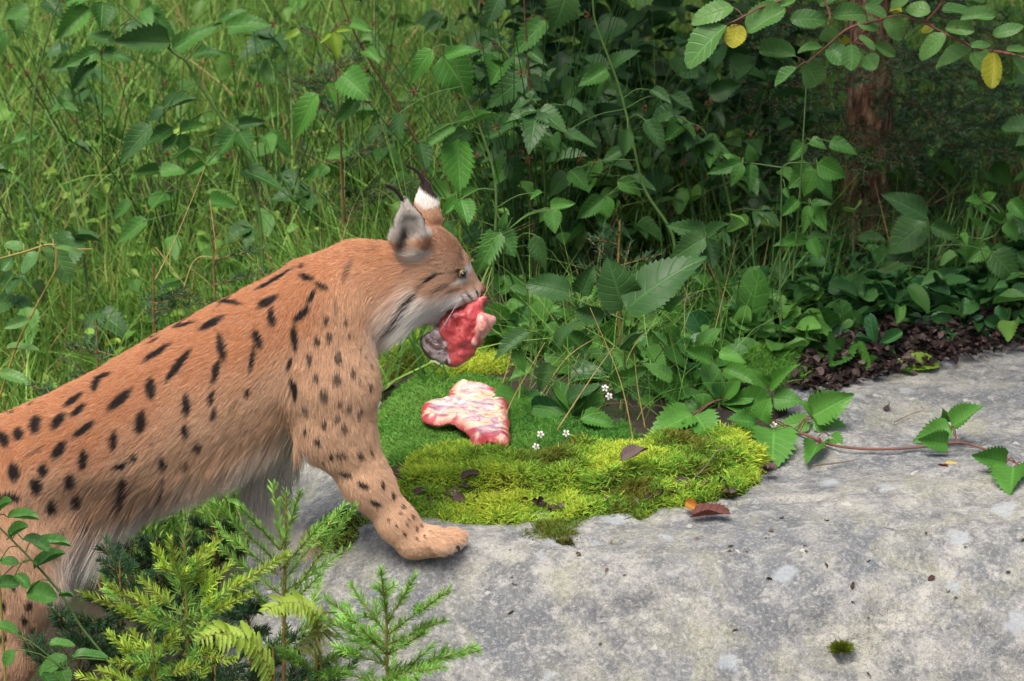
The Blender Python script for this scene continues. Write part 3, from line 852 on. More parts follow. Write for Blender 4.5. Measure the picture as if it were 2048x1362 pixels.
# ---- ear tufts
def tuft(name, path, r0, n, seed):
    r = np.random.default_rng(seed)
    P = smooth_path(path, 3); k = len(P)
    off = nrm(r.normal(size=(n, 3))) * (r0 * r.random(n) ** 0.5)[:, None]
    taper = np.linspace(1, 0.25, k)
    end = 0.55 + 0.45 * r.random(n)
    pp = np.stack([np.stack([np.interp(np.linspace(0, e, k), np.linspace(0, 1, k), P[:, j]) for j in range(3)], -1) for e in end])
    pp = pp + off[:, None] * taper[None, :, None] + r.normal(size=(n, 1, 3)) * 0.0012 * np.linspace(0, 1, k)[None, :, None]
    curves_obj(name, pp, np.tile(np.linspace(0.0005, 0.00012, k), (n, 1)), np.tile(BLACK, (n, 1)) * (0.7 + r.random((n, 1))), M['fur'], lynx)
tuft('ear_tuft', [q(813, 412, -0.052), q(803, 396, -0.053), q(790, 381, -0.055), q(768, 368, -0.06)], 0.0045, 260, 1)
tuft('ear_tuft', [q(852, 376, 0.066), q(843, 354, 0.066), q(830, 340, 0.066), q(808, 329, 0.066)], 0.0050, 300, 2)
# ---- eyes, nose, whiskers, claws
def ball(name, c_, r_, mat, sc=(1, 1, 1), seg=16, parent=lynx):
    th = np.linspace(0, math.pi, seg // 2 + 1); ph = np.linspace(0, 2 * math.pi, seg, endpoint=False)
    V = np.array([[math.sin(a) * math.cos(p_), math.sin(a) * math.sin(p_), math.cos(a)] for a in th for p_ in ph]) * r_ * np.array(sc)
    F = [(i * seg + j, (i + 1) * seg + j, (i + 1) * seg + (j + 1) % seg, i * seg + (j + 1) % seg) for i in range(seg // 2) for j in range(seg)]
    return part(name, mesh_np(name, V + c_, np.array(F), [mat]), parent)
m, nt, N, L, b = new_mat('lynx_eye')
lw = nt.nodes.new('ShaderNodeTexCoord')
b.inputs['Base Color'].default_value = (0.012, 0.010, 0.010, 1); b.inputs['Roughness'].default_value = 0.06; b.inputs['Specular IOR Level'].default_value = 0.6
M['eye'] = m
M['iris'] = plain_mat('lynx_iris', (0.13, 0.10, 0.045), (0.24, 0.19, 0.09), 300, 0.08)
M['nose'] = plain_mat('lynx_nose', (0.13, 0.045, 0.038), (0.22, 0.085, 0.065), 300, 0.45, 0.0005)
M['claw'] = plain_mat('lynx_claw', (0.03, 0.028, 0.028), (0.10, 0.09, 0.085), 200, 0.35)
for s_ in (-1, 1):
    e = q(923, 547, hy(923) + s_ * 0.0315)
    eb = ball('eye', e, 0.0094, M['iris'])
    pu = ball('pupil', e + np.array([0.0030, s_ * 0.0046, -0.0002]), 0.0064, M['eye'], parent=eb)
ball('nose', q(963, 578, hy(963)), 0.0125, M['nose'], (0.75, 1.15, 0.85))
wr = np.random.default_rng(5)
wp = []
for s_ in (-1, 1):
    for k in range(5):
        A = q(925 + wr.uniform(-10, 14), 590 + wr.uniform(-6, 8), hy(930) + s_ * 0.034)
        B = A + np.array([-0.035 - 0.03 * wr.random(), s_ * (0.03 + 0.04 * wr.random()), -0.045 * wr.random() - 0.012])
        C_ = A + (B - A) * 0.5 + np.array([0.004, 0, 0.010])
        tt = np.linspace(0, 1, 7)[:, None]
        wp.append((1 - tt) ** 2 * A + 2 * tt * (1 - tt) * C_ + tt ** 2 * B)
wp = np.array(wp)
curves_obj('whiskers', wp, np.tile(np.linspace(0.00026, 0.0001, 7), (len(wp), 1)), np.full((len(wp), 3), 0.85), M['fur'], lynx)
for (x, y, dy) in ((893, 1108, -0.141), (914, 1098, -0.118), (922, 1090, -0.090)):
    a = q(x, y - 7, dy); b_ = q(x + 4, y, dy); c_ = q(x + 3, y + 6, dy)
    V, F = tube(smooth_path([a, b_, c_], 3), np.linspace(0.0042, 0.0008, 7), 6)
    part('claw', mesh_np('claw', V, F, [M['claw']]))

# ------------------------------------------------------------------ meat held in the jaws
def meat_mat(name, stops, rough=0.35, scale=30, streak=0.6, fat=0.5):
    m, nt, N, L, b = new_mat(name)
    pos = geo_pos(nt)
    mp = nt.nodes.new('ShaderNodeMapping'); mp.inputs['Scale'].default_value = (1, 1, streak); L.new(pos, mp.inputs['Vector'])
    a = noise(nt, scale, 5, 0.65, mp.outputs[0], 0.8)
    c = ramp(nt, a, stops)
    f2 = noise(nt, 150, 3, 0.6, mp.outputs[0], 0.5)
    c = mixc(nt, ramp(nt, f2, [(0.56, 0), (0.70, fat)]), c, (0.72, 0.42, 0.38))
    L.new(c, b.inputs['Base Color']); b.inputs['Roughness'].default_value = rough; b.inputs['Specular IOR Level'].default_value = 0.55
    b.inputs['Coat Weight'].default_value = 0.35; b.inputs['Coat Roughness'].default_value = 0.15; b.inputs['Subsurface Weight'].default_value = 0.1; b.inputs['Subsurface Radius'].default_value = (0.01, 0.003, 0.002)
    bump(nt, mth(nt, 'ADD', a, mth(nt, 'MULTIPLY', f2, 0.5)), 0.7, 0.006, b)
    return m
M['flesh'] = meat_mat('raw_flesh', [(0.30, (0.36, 0.030, 0.035)), (0.50, (0.55, 0.070, 0.075)), (0.72, (0.66, 0.17, 0.16))], fat=0.35)
M['fatty'] = meat_mat('fat_rind', [(0.38, (0.52, 0.08, 0.08)), (0.50, (0.66, 0.30, 0.26)), (0.62, (0.70, 0.50, 0.42))], fat=0.5)
def blobmesh(prims, lo, hi, h, amp=0.003, sc=60, smooth=2):
    f = Field(lo, hi, h)
    for (A, B, ra, rb, ys, k) in prims: f.add(np.array(A), np.array(B), ra, rb, ys, k)
    V, F = f.surface(smooth); Nn = vnormals(V, F)
    if ((V - V.mean(0)) * Nn).sum(1).mean() < 0: F = F[:, ::-1]; Nn = -Nn
    return V + Nn * (amp * fbm(V * sc, 3))[:, None], F
def mq(x, y, dy=0.0): return q(x, y, 0.02 + dy)
mp_ = [(mq(905, 630, -0.01), mq(945, 622, -0.01), 0.014, 0.014, 0.9, 0.012), (mq(934, 652, -0.02), mq(915, 690, -0.02), 0.034, 0.034, 0.6, 0.014),
       (mq(913, 665, -0.02), mq(900, 716, -0.02), 0.034, 0.014, 0.6, 0.018), (mq(915, 640, -0.02), mq(955, 640, -0.015), 0.022, 0.018, 0.7, 0.012),
       (mq(950, 614, -0.01), mq(967, 597, -0.005), 0.011, 0.0055, 0.8, 0.012), (mq(950, 660, -0.01), mq(930, 690, -0.01), 0.022, 0.014, 0.9, 0.015)]
chunk = empty('meat_chunk', mq(905, 728)); tag(chunk, 'red raw meat chunk with dark hide hanging from the lynx\'s jaws', 'meat')
def cpart(name, me):
    o = link(name, me, chunk); o.location = -chunk.location; return o
V, F = blobmesh(mp_, mq(800, 780) - 0.12, mq(1010, 560) + 0.12, 0.0035, 0.015, 38)
cpart('flesh', mesh_np('flesh', V, F, [M['flesh']]))
V, F = blobmesh([(mq(963, 636, -0.025), mq(985, 640, -0.015), 0.012, 0.008, 1.3, 0.01), (mq(962, 650, -0.03), mq(948, 684, -0.03), 0.012, 0.008, 1.2, 0.01),
                 (mq(975, 655, -0.02), mq(960, 676, -0.02), 0.009, 0.006, 1.2, 0.01)], mq(920, 720) - 0.06, mq(1000, 610) + 0.06, 0.003, 0.004, 80)
cpart('fat_edge', mesh_np('fat_edge', V, F, [M['fatty']]))
# hide flap: dark, furry, with a whitish lower rim
V, F = blobmesh([(mq(890, 642, -0.02), mq(868, 690, -0.035), 0.010, 0.022, 0.5, 0.015), (mq(866, 684, -0.035), mq(846, 679, -0.02), 0.018, 0.006, 0.5, 0.012),
                 (mq(874, 700, -0.035), mq(897, 722, -0.03), 0.018, 0.009, 0.5, 0.015)], mq(800, 780) - 0.08, mq(930, 600) + 0.08, 0.004, 0.004, 60)
m, nt, N, L, b = new_mat('hide')
pos = geo_pos(nt)
a = noise(nt, 26, 5, 0.65, pos, 0.6)
L.new(ramp(nt, a, [(0.36, (0.05, 0.028, 0.022)), (0.48, (0.16, 0.10, 0.09)), (0.54, (0.52, 0.44, 0.44)), (0.75, (0.62, 0.50, 0.48))]), b.inputs['Base Color'])
b.inputs['Roughness'].default_value = 0.5
bump(nt, noise(nt, 160, 3, 0.6, pos), 0.6, 0.003, b)
cpart('hide', mesh_np('hide', V, F, [m]))

# ------------------------------------------------------------------ meat lying on the moss
poly = [(846, 800), (862, 795), (890, 790), (905, 765), (940, 758), (975, 765), (1000, 782), (1015, 800), (1020, 850), (1020, 878), (1000, 880), (978, 874), (955, 884), (940, 876), (935, 862), (915, 845), (900, 838), (880, 842), (855, 838), (840, 828)]
c0 = pT(930, 830); base_z = c0[2] + 0.020
PW = np.array([pZ(x, y, base_z + 0.012) for x, y in poly])[:, :2]
PW = smooth_path(np.vstack([np.c_[PW, np.zeros(len(PW))], [[*PW[0], 0]]]), 4)[:-1, :2]
def poly_field(PX, x, y):
    """signed distance to a closed polygon, inside positive"""
    best = np.full(np.shape(x), 9.0); ins = np.zeros(np.shape(x), bool)
    for i in range(len(PX)):
        a, b_ = PX[i], PX[(i + 1) % len(PX)]
        dd, _ = seg_dist(x, y, a, b_); best = np.minimum(best, dd)
        cond = ((a[1] > y) != (b_[1] > y)) & (x < (b_[0] - a[0]) * (y - a[1]) / (b_[1] - a[1] + 1e-12) + a[0])
        ins ^= cond
    return np.where(ins, best, -best)
lo, hi = PW.min(0) - 0.02, PW.max(0) + 0.02
sl = Field((lo[0], lo[1], base_z - 0.03), (hi[0], hi[1], base_z + 0.075), 0.0033)
_, P = sl.box(sl.lo, sl.lo + sl.h * (sl.n - 1))
sd = poly_field(PW, P[:, :, 0, 0], P[:, :, 0, 1]) + 0.005 * n2(P[:, :, 0, 0], P[:, :, 0, 1], 45, 3, 2.7)
hh = 0.018 * np.sqrt(np.clip(sd / 0.02, 0, 1)) + 0.020 * n2(P[:, :, 0, 0], P[:, :, 0, 1], 28, 3, 1.3) * np.clip(sd / 0.02, 0, 1)
hh = hh - 0.010 * np.abs(n2(P[:, :, 0, 0] * 0.6 + P[:, :, 0, 1], P[:, :, 0, 1] * 2.2, 26, 2, 5.1)) * np.clip(sd / 0.02, 0, 1)
top = base_z + hh; bot = base_z - 0.012 * np.clip(sd / 0.02, 0, 1)
sl.D = np.maximum(np.maximum(P[..., 2] - top[..., None], bot[..., None] - P[..., 2]), -sd[..., None] * 0.6).astype(np.float32)
V, F = sl.surface(2); Nn = vnormals(V, F)
if (Nn[:, 2] * (V[:, 2] - base_z)).mean() < 0: F = F[:, ::-1]
edge = np.clip(poly_field(PW, V[:, 0], V[:, 1]) / 0.05, 0, 1)
m, nt, N, L, b = new_mat('membrane_meat')
pos = geo_pos(nt)
mp = nt.nodes.new('ShaderNodeMapping'); mp.inputs['Rotation'].default_value = (0, 0, 0.35); mp.inputs['Scale'].default_value = (0.9, 1.4, 1); L.new(pos, mp.inputs['Vector'])
a1 = noise(nt, 17, 5, 0.65, mp.outputs[0], 1.2); a2 = noise(nt, 48, 4, 0.6, mp.outputs[0], 1.0)
c = ramp(nt, a1, [(0.36, (0.36, 0.20, 0.30)), (0.45, (0.55, 0.33, 0.40)), (0.50, (0.76, 0.58, 0.52)), (0.57, (0.78, 0.60, 0.40)), (0.68, (0.55, 0.18, 0.18))])
c = mixc(nt, ramp(nt, a2, [(0.56, 0), (0.64, 0.7)]), c, (0.76, 0.62, 0.44))
att = nt.nodes.new('ShaderNodeAttribute'); att.attribute_name = 'rim'
rimf = ramp(nt, mth(nt, 'ADD', att.outputs['Fac'], mth(nt, 'MULTIPLY', mth(nt, 'SUBTRACT', a1, 0.5), 1.6)), [(0.10, 0.95), (0.42, 0.0)])
c = mixc(nt, rimf, c, (0.46, 0.045, 0.055))
L.new(c, b.inputs['Base Color']); b.inputs['Roughness'].default_value = 0.32; b.inputs['Specular IOR Level'].default_value = 0.55
bump(nt, mth(nt, 'ADD', a1, mth(nt, 'MULTIPLY', a2, 0.5)), 0.9, 0.008, b)
slab = link('meat_slab', mesh_np('meat_slab', V, F, [m], True, {'rim': edge}))
tag(slab, 'flat pale pink raw meat piece with cream fat lying on green moss', 'meat')

# ------------------------------------------------------------------ leaves
PROF = {
    'rasp': (0.46, 1.0, 0.9, 11, 0.19), 'rasp_lobed': (0.40, 0.90, 1.0, 9, 0.36), 'willow': (0.62, 0.62, 0.55, 9, 0.09), 'bugle': (1.15, 0.45, 0.6, 8, 0.08),
    'round': (0.45, 0.60, 0.5, 10, 0.11), 'rasp_big': (0.50, 0.85, 0.9, 17, 0.10), 'lance': (0.60, 0.80, 0.9, 8, 0.10), 'pinna': (0.25, 0.65, 0.9, 7, 0.22)}
_leafcache = {}
def leaf_mesh(shape, mat, var):
    key = (shape, mat, var)
    if key in _leafcache: return _leafcache[key]
    a, b_, tipk, nser, ser = PROF[shape]
    r = np.random.default_rng(abs(hash((len(shape), var))) % 1000 + var * 13)
    rows, cols = (10, 2) if shape == 'pinna' else ((36, 4) if shape == 'rasp_big' else (22, 4))
    v = np.linspace(0, 1, rows + 1)
    w = v ** a * (1 - v) ** b_; w = w / w.max() * 0.5
    fold = [0.25, 0.45, 0.12, 0.6][var % 4]; droop = [0.22, 0.05, 0.38, -0.08][var % 4]; twist = [0.25, -0.3, 0.1, 0.5][var % 4]
    if shape == 'dead': pass
    V, UV = [], []
    wav = r.uniform(-1, 1, 4)
    for i, vv in enumerate(v):
        z0 = -droop * vv * vv
        s_ = ser * 0.62 * ((i % 2) * 2 - 1) * (0.2 + np.sin(math.pi * min(vv * 1.1, 1)))
        for j in range(cols + 1):
            u = j / cols * 2 - 1
            ww = w[i] * (1 + (s_ if abs(u) == 1 else 0)) + 0.006
            yy = vv + (0.03 * (1 if abs(u) == 1 else 0) * ((i % 2) * 2 - 1) * ser * 4 * (0 < i < rows))
            ang = twist * vv
            x = u * ww; z = abs(u) * w[i] * fold + 0.03 * math.sin(9 * vv + 3 * wav[0] + u * 2) * abs(u)
            # quilting between the side veins
            x, z = x * math.cos(ang) - z * math.sin(ang), x * math.sin(ang) + z * math.cos(ang)
            V.append((x, yy, z0 + z)); UV.append((j / cols, vv))
    n = cols + 1
    F = [(i * n + j, i * n + j + 1, (i + 1) * n + j + 1, (i + 1) * n + j) for i in range(rows) for j in range(cols)]
    V = np.array(V); F = np.array(F)
    me = mesh_np('leaf_' + shape, V, F, [M[mat]], True, None, None, np.array(UV))
    _leafcache[key] = me
    _leafcache[(key, 'raw')] = (V, F, np.array(UV))
    return me
UPV = np.array([0, 0, 1.0])
lr = random.Random(11)
def leaf_matrix(P0, P1, wr, face=None, roll=0.0):
    """columns: width, length, normal; face: 0 = turned up, 1 = turned to the viewer's side"""
    d = P1 - P0; L_ = np.linalg.norm(d); y = d / L_
    f = 0.68 if face is None else face
    tc = nrm(np.array([0, 0, CAM_H]) - P0)
    n = (1 - f) * UPV + f * tc + 0.22 * np.array([lr.uniform(-1, 1), lr.uniform(-1, 1), lr.uniform(-1, 1)])
    n = nrm(n - (n @ y) * y)
    x = np.cross(y, n)
    if roll: x, n = x * math.cos(roll) + n * math.sin(roll), n * math.cos(roll) - x * math.sin(roll)
    m = Matrix(((x[0] * L_ * wr, y[0] * L_, n[0] * L_, P0[0]), (x[1] * L_ * wr, y[1] * L_, n[1] * L_, P0[1]), (x[2] * L_ * wr, y[2] * L_, n[2] * L_, P0[2]), (0, 0, 0, 1)))
    return m
def put_leaf(parent, P0, P1, wr, shape, mat, face=None, name='leaf', var=None, roll=0.0):
    o = link(name, leaf_mesh(shape, mat, lr.randrange(4) if var is None else var), parent)
    m = leaf_matrix(np.asarray(P0, float), np.asarray(P1, float), wr, face, roll)
    if parent is not None: m = Matrix.Translation(-parent.location) @ m
    o.matrix_local = m
    return o
def shift_mesh(o, parent):
    o.location = -parent.location
    return o
def plant(name, label, cat, stems, leaves, Y, stem_mat='stem_green', shape='rasp', mat='rasp', group=None, face=None, ground=True, pet=True, depthvar=0.05, wscale=1.0):
    """stems: list of (pixel path from the root up, radius); leaves: (bx, by, tx, ty, width ratio[, material[, shape]]), all near depth Y"""
    P = []
    for k, (pth, r0) in enumerate(stems):
        pp = [pY(*p[:2], Y + (p[2] if len(p) > 2 else 0)) for p in pth]
        if k == 0 and ground:
            f = pp[0]; g_ = np.array([f[0], f[1], float(top_z(f[0], f[1])) - 0.01])
            if f[2] > g_[2] + 0.01: pp = [g_, f * 0.5 + g_ * 0.5 + np.array([0.004, 0, 0])] + pp
        P.append((smooth_path(pp, 5), r0))
    base = P[0][0][0]
    root = empty(name, base); tag(root, label, cat, group)
    mb = MB()
    for pp, r0 in P:
        mb.add(*tube(pp, np.linspace(r0, r0 * 0.45, len(pp)), 6))
    allp = np.concatenate([p for p, _ in P])
    for lf in leaves:
        bx, by, tx, ty, wr = lf[:5]
        mt = lf[5] if len(lf) > 5 and lf[5] else mat
        sh = lf[6] if len(lf) > 6 else shape
        dy = lr.uniform(-depthvar, depthvar)
        a = pY(bx, by, Y + dy); b_ = pY(tx, ty, Y + dy - lr.uniform(0.0, 0.035))
        put_leaf(root, a, b_, wr * wscale, sh, mt, face)
        if pet:
            j = np.argmin(((allp - a) ** 2).sum(1)); s_ = allp[j]
            if np.linalg.norm(a - s_) > 0.004:
                mid = 0.5 * (a + s_) + np.array([0, 0, 0.012])
                mb.add(*tube(smooth_path([s_, mid, a, a + (b_ - a) * 0.06], 3), 0.0011, 5))
    shift_mesh(mb.obj('stem', [M[stem_mat]], root), root)
    return root

# ------------------------------------------------------------------ raspberry canes behind the animal
plant('raspberry_cane', 'arching raspberry cane with dark leaves above the lynx\'s back', 'raspberry', [
    ([(520, 440), (497, 325), (456, 255), (395, 164), (372, 123), (347, 105), (296, 58), (247, 16), (210, -20)], 0.0045)], [
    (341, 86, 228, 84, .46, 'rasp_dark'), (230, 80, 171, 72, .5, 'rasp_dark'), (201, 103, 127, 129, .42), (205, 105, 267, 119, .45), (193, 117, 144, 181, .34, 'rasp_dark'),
    (345, 99, 436, 45, .36), (452, 53, 538, 45, .48), (440, 41, 497, 14, .34), (386, 107, 446, 103, .42), (329, 218, 399, 201, .55, 'rasp_dark'), (329, 218, 288, 238, .5, 'rasp_dark'),
    (304, 251, 232, 321, .45, 'rasp_dark'), (345, 255, 288, 292, .5), (362, 263, 411, 247, .42), (353, 269, 321, 304, .5), (358, 269, 378, 304, .75), (473, 259, 419, 288, .55, 'rasp_dark'),
    (477, 263, 501, 304, .9), (473, 263, 432, 316, .5), (477, 251, 530, 242, .45, 'rasp_dark'), (411, 325, 456, 316, .5), (320, 341, 269, 345, .5), (319, 341, 372, 341, .62),
    (411, 329, 370, 349, .45), (483, 341, 569, 370, .46), (415, 403, 477, 411, .5, 'bramble'), (296, 440, 226, 481, .42), (263, 403, 222, 436, .45)], 7.55)
plant('raspberry_cane', 'raspberry shoot with drooping leaves at the top corner above the grass', 'raspberry', [([(60, 330), (70, 180), (105, 40), (130, -30)], 0.004)], [
    (88, 0, 126, 32, .8, 'rasp_dark'), (29, 12, 33, 80, .7), (205, 4, 201, 60, .9), (177, 16, 111, 80, .5), (130, 5, 180, -10, .6), (60, 20, 5, 30, .6), (12, 60, -30, 120, .6)], 7.9)
plant('raspberry_cane', 'brown-stemmed raspberry cane with bright young leaves behind the lynx\'s neck', 'raspberry', [
    ([(860, 420), (840, 300), (800, 222), (781, 189), (748, 136), (715, 78), (690, 20), (676, -20)], 0.0042), ([(690, 450), (682, 300), (676, 200), (668, 110)], 0.003)], [
    (666, 62, 674, 123, .48, 'rasp_yellow'), (660, 66, 640, 88, .4, 'rasp_yellow'), (672, 62, 704, 62, .4, 'rasp_yellow'), (684, 148, 740, 199, .85, 'bramble'), (654, 164, 676, 224, .6, 'bramble'),
    (635, 186, 580, 277, .42, 'bramble'), (719, 197, 666, 247, .4), (695, 300, 652, 318, .7), (654, 330, 640, 352, .8), (640, 335, 604, 362, .5), (700, 50, 745, 60, .5), (730, 100, 760, 130, .6),
    (600, 60, 565, 76, .4, 'rasp_yellow'), (604, 58, 590, 40, .35, 'rasp_yellow')], 7.6, 'stem_brown')
plant('raspberry_cane', 'raspberry cane with broad bright leaves hanging above the lynx\'s ears', 'raspberry', [
    ([(985, 560), (992, 380), (965, 270), (930, 190), (905, 100), (895, 10), (890, -30)], 0.0042)], [
    (885, 111, 943, 195, .78, 'bramble'), (865, 99, 809, 165, .45, 'bramble'), (889, 111, 955, 95, .38, 'bramble'), (914, 276, 922, 393, .54, 'bramble'), (914, 255, 1004, 230, .36),
    (912, 255, 842, 304, .40), (800, 225, 797, 285, .5, 'rasp_dark'), (840, 284, 852, 343, .6, 'rasp_dark'), (922, 399, 936, 454, .75, 'bramble'), (920, 399, 888, 430, .5, 'bramble'),
    (926, 396, 956, 374, .5), (893, 445, 907, 475, .6)], 7.35)
plant('raspberry_cane', 'raspberry cane with lobed leaf low beside the lynx\'s face', 'raspberry', [
    ([(1060, 640), (1050, 560), (1020, 470), (1000, 440), (985, 400)], 0.0035)], [
    (1000, 462, 946, 550, .45, None, 'rasp_lobed'), (998, 465, 1032, 512, .85), (1003, 460, 1010, 430, .5), (1103, 420, 1111, 467, .75, 'rasp'), (1100, 418, 1150, 405, .5), (1096, 416, 1078, 445, .5),
    (1070, 470, 1090, 540, .5, 'rasp_dark'), (1085, 385, 1060, 400, .4)], 7.2)
plant('raspberry_cane', 'tall green raspberry cane leaning beside the rushes with a large dark top leaf', 'raspberry', [
    ([(1345, 470), (1290, 380), (1265, 280), (1240, 180), (1215, 110), (1190, 40), (1185, -20)], 0.0048)], [
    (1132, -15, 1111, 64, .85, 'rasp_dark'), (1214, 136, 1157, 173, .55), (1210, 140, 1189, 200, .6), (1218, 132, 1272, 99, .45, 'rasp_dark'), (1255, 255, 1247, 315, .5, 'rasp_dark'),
    (1235, 362, 1286, 387, .6), (1214, 391, 1200, 455, .62, 'bramble'), (1210, 395, 1155, 438, .5), (1140, 341, 1179, 372, .85), (1135, 345, 1095, 390, .6, 'rasp_dark'), (1250, 300, 1200, 330, .5, 'rasp_dark'),
    (1128, 267, 1196, 288, .4, 'rasp_dark'), (1290, 240, 1330, 300, .5, 'rasp_dark'), (1300, 180, 1345, 215, .5, 'rasp_dark'), (1340, 190, 1390, 230, .5, 'rasp_dark')], 7.55)
plant('raspberry_cane', 'raspberry cane with grey-green leaves in front of the tall rushes', 'raspberry', [
    ([(1070, 520), (1062, 400), (1060, 260), (1058, 150), (1050, 40), (1048, -20)], 0.004)], [
    (1054, 152, 964, 212, .45, 'rasp_dark'), (1056, 158, 1096, 182, .7, 'rasp_dark'), (1095, 41, 1017, 107, .45), (1000, -8, 972, 50, .6, 'rasp_dark'), (1013, 317, 1056, 380, .6, 'rasp_dark'),
    (1020, 315, 985, 370, .55), (1065, 250, 1110, 280, .5, 'rasp_dark'), (1050, 255, 1010, 290, .5), (1060, 100, 1095, 130, .5, 'rasp_dark'), (1045, 340, 1090, 330, .5)], 7.7, 'stem_brown')
plant('leafy_herb', 'light green herb with paired leaflets on slender stalks before the tree trunk', 'herb', [
    ([(1560, 560), (1563, 400), (1566, 335), (1600, 325), (1630, 328)], 0.0028), ([(1563, 335), (1500, 326), (1480, 326)], 0.0018), ([(1600, 420), (1602, 405), (1618, 408)], 0.0018), ([(1585, 560), (1600, 380), (1612, 180), (1618, 120)], 0.0026)], [
    (1487, 327, 1413, 344, .36), (1485, 328, 1459, 372, .5), (1501, 327, 1501, 383, .42), (1506, 324, 1500, 298, .6), (1478, 324, 1450, 308, .5), (1623, 330, 1579, 373, .75, 'bramble'),
    (1634, 327, 1693, 354, .7, 'bramble'), (1630, 338, 1606, 390, .7, 'bramble'), (1634, 352, 1668, 398, .7, 'bramble'), (1608, 288, 1575, 324, .6), (1620, 280, 1650, 290, .7), (1659, 283, 1714, 305, .55),
    (1597, 400, 1560, 434, .5, 'bramble'), (1619, 411, 1606, 466, .42, 'bramble'), (1623, 411, 1654, 462, .55, 'bramble'), (1622, 407, 1658, 402, .4), (1570, 375, 1580, 400, .5), (1615, 480, 1545, 492, .4, 'bramble'), (1620, 478, 1640, 520, .6, 'bramble'), (1618, 474, 1665, 472, .45)], 7.3, mat='herb', shape='rasp')
plant('bramble', 'dark bramble with broad shaded leaves left of the tree trunk\'s foot', 'bramble', [([(1440, 600), (1430, 520), (1413, 470), (1408, 455)], 0.003)], [
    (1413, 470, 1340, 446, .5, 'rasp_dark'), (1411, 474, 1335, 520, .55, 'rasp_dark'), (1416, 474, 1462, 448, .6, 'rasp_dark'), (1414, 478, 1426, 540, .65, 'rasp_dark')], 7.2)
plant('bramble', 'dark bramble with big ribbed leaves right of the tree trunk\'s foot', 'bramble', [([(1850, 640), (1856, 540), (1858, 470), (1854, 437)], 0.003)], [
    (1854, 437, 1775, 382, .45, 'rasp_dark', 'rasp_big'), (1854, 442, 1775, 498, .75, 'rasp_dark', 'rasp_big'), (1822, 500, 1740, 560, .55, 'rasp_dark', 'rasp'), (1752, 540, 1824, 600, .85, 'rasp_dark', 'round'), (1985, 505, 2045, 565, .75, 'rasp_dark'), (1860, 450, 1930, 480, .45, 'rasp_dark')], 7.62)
plant('bramble', 'young pale green bramble sprig beside the dark ribbed leaves', 'bramble', [([(1990, 650), (1985, 560), (1960, 490), (1990, 470), (2010, 440)], 0.0022), ([(1975, 480), (1900, 468)], 0.0015)], [
    (2012, 445, 2034, 482, .7), (2005, 440, 1975, 425, .5), (2014, 436, 2048, 415, .45), (1975, 490, 1930, 525, .7), (1985, 500, 1990, 540, .6), (1960, 400, 1942, 395, .6), (1968, 402, 1982, 388, .7), (1950, 405, 1975, 425, .6),
    (1990, 545, 1975, 580, .5), (2000, 560, 1996, 615, .5), (1920, 462, 1905, 480, .6), (1925, 465, 1935, 490, .6), (2020, 400, 2055, 440, .6), (1960, 515, 1925, 500, .5)], 7.62, mat='bramble')
plant('bramble', 'low bramble with two huge grey-green leaves above the moss', 'bramble', [([(1245, 665), (1248, 635), (1246, 618)], 0.003), ([(1248, 640), (1180, 610), (1130, 590)], 0.002)], [
    (1251, 620, 1379, 503, .52, 'rasp_dark', 'rasp_big'), (1246, 618, 1222, 523, .74, 'rasp_dark', 'rasp_big'), (1140, 588, 1058, 560, .6, 'rasp_dark', 'round'), (1164, 590, 1186, 528, .6, 'rasp_dark'), (1205, 640, 1150, 620, .6, 'rasp_dark', 'round'), (1330, 620, 1360, 590, .6)], 6.95, face=0.6)

plant('bramble', 'low bramble with many toothed leaves among straw stems behind the moss cushion', 'bramble', [([(1190, 850), (1180, 800), (1150, 740), (1090, 690)], 0.0025), ([(1180, 800), (1250, 770), (1310, 780)], 0.002)], [
    (1136, 800, 1200, 768, .5, 'rasp_dark'), (1190, 772, 1150, 845, .45), (1162, 838, 1234, 851, .55, 'bramble'), (1150, 842, 1128, 868, .8), (1100, 725, 1080, 784, .5, 'rasp_dark'), (1228, 780, 1296, 732, .4), (1262, 790, 1222, 800, .5, 'rasp_dark'),
    (1283, 793, 1311, 836, .6, 'bramble'), (1060, 665, 984, 722, .45, 'rasp_dark'), (1066, 735, 1018, 760, .5), (1170, 705, 1130, 660, .6), (1176, 700, 1210, 745, .55), (1115, 690, 1150, 640, .5, 'rasp_dark'), (1280, 720, 1240, 690, .5), (1330, 700, 1385, 730, .5, 'bramble'),
    (1330, 695, 1300, 660, .6), (1250, 700, 1290, 668, .5, 'rasp_dark'), (1030, 700, 1050, 745, .6, 'bramble'), (1345, 760, 1300, 720, .5), (1210, 830, 1190, 800, .6)], 6.93, face=0.5, depthvar=0.10)

plant('bramble', 'bright-leaved bramble between the straw stems and the red runner\'s root', 'bramble', [([(1345, 850), (1350, 800), (1370, 750), (1420, 715)], 0.0024)], [
    (1350, 800, 1296, 765, .6), (1362, 782, 1408, 740, .55), (1335, 832, 1276, 852, .6), (1420, 722, 1368, 700, .6), (1438, 705, 1492, 722, .5), (1380, 850, 1335, 872, .6), (1292, 695, 1332, 742, .6), (1330, 758, 1382, 795, .55), (1270, 730, 1225, 700, .6),
    (1445, 770, 1400, 800, .6), (1250, 860, 1215, 885, .7), (1400, 690, 1440, 655, .6)], 6.98, mat='bramble', depthvar=0.06)

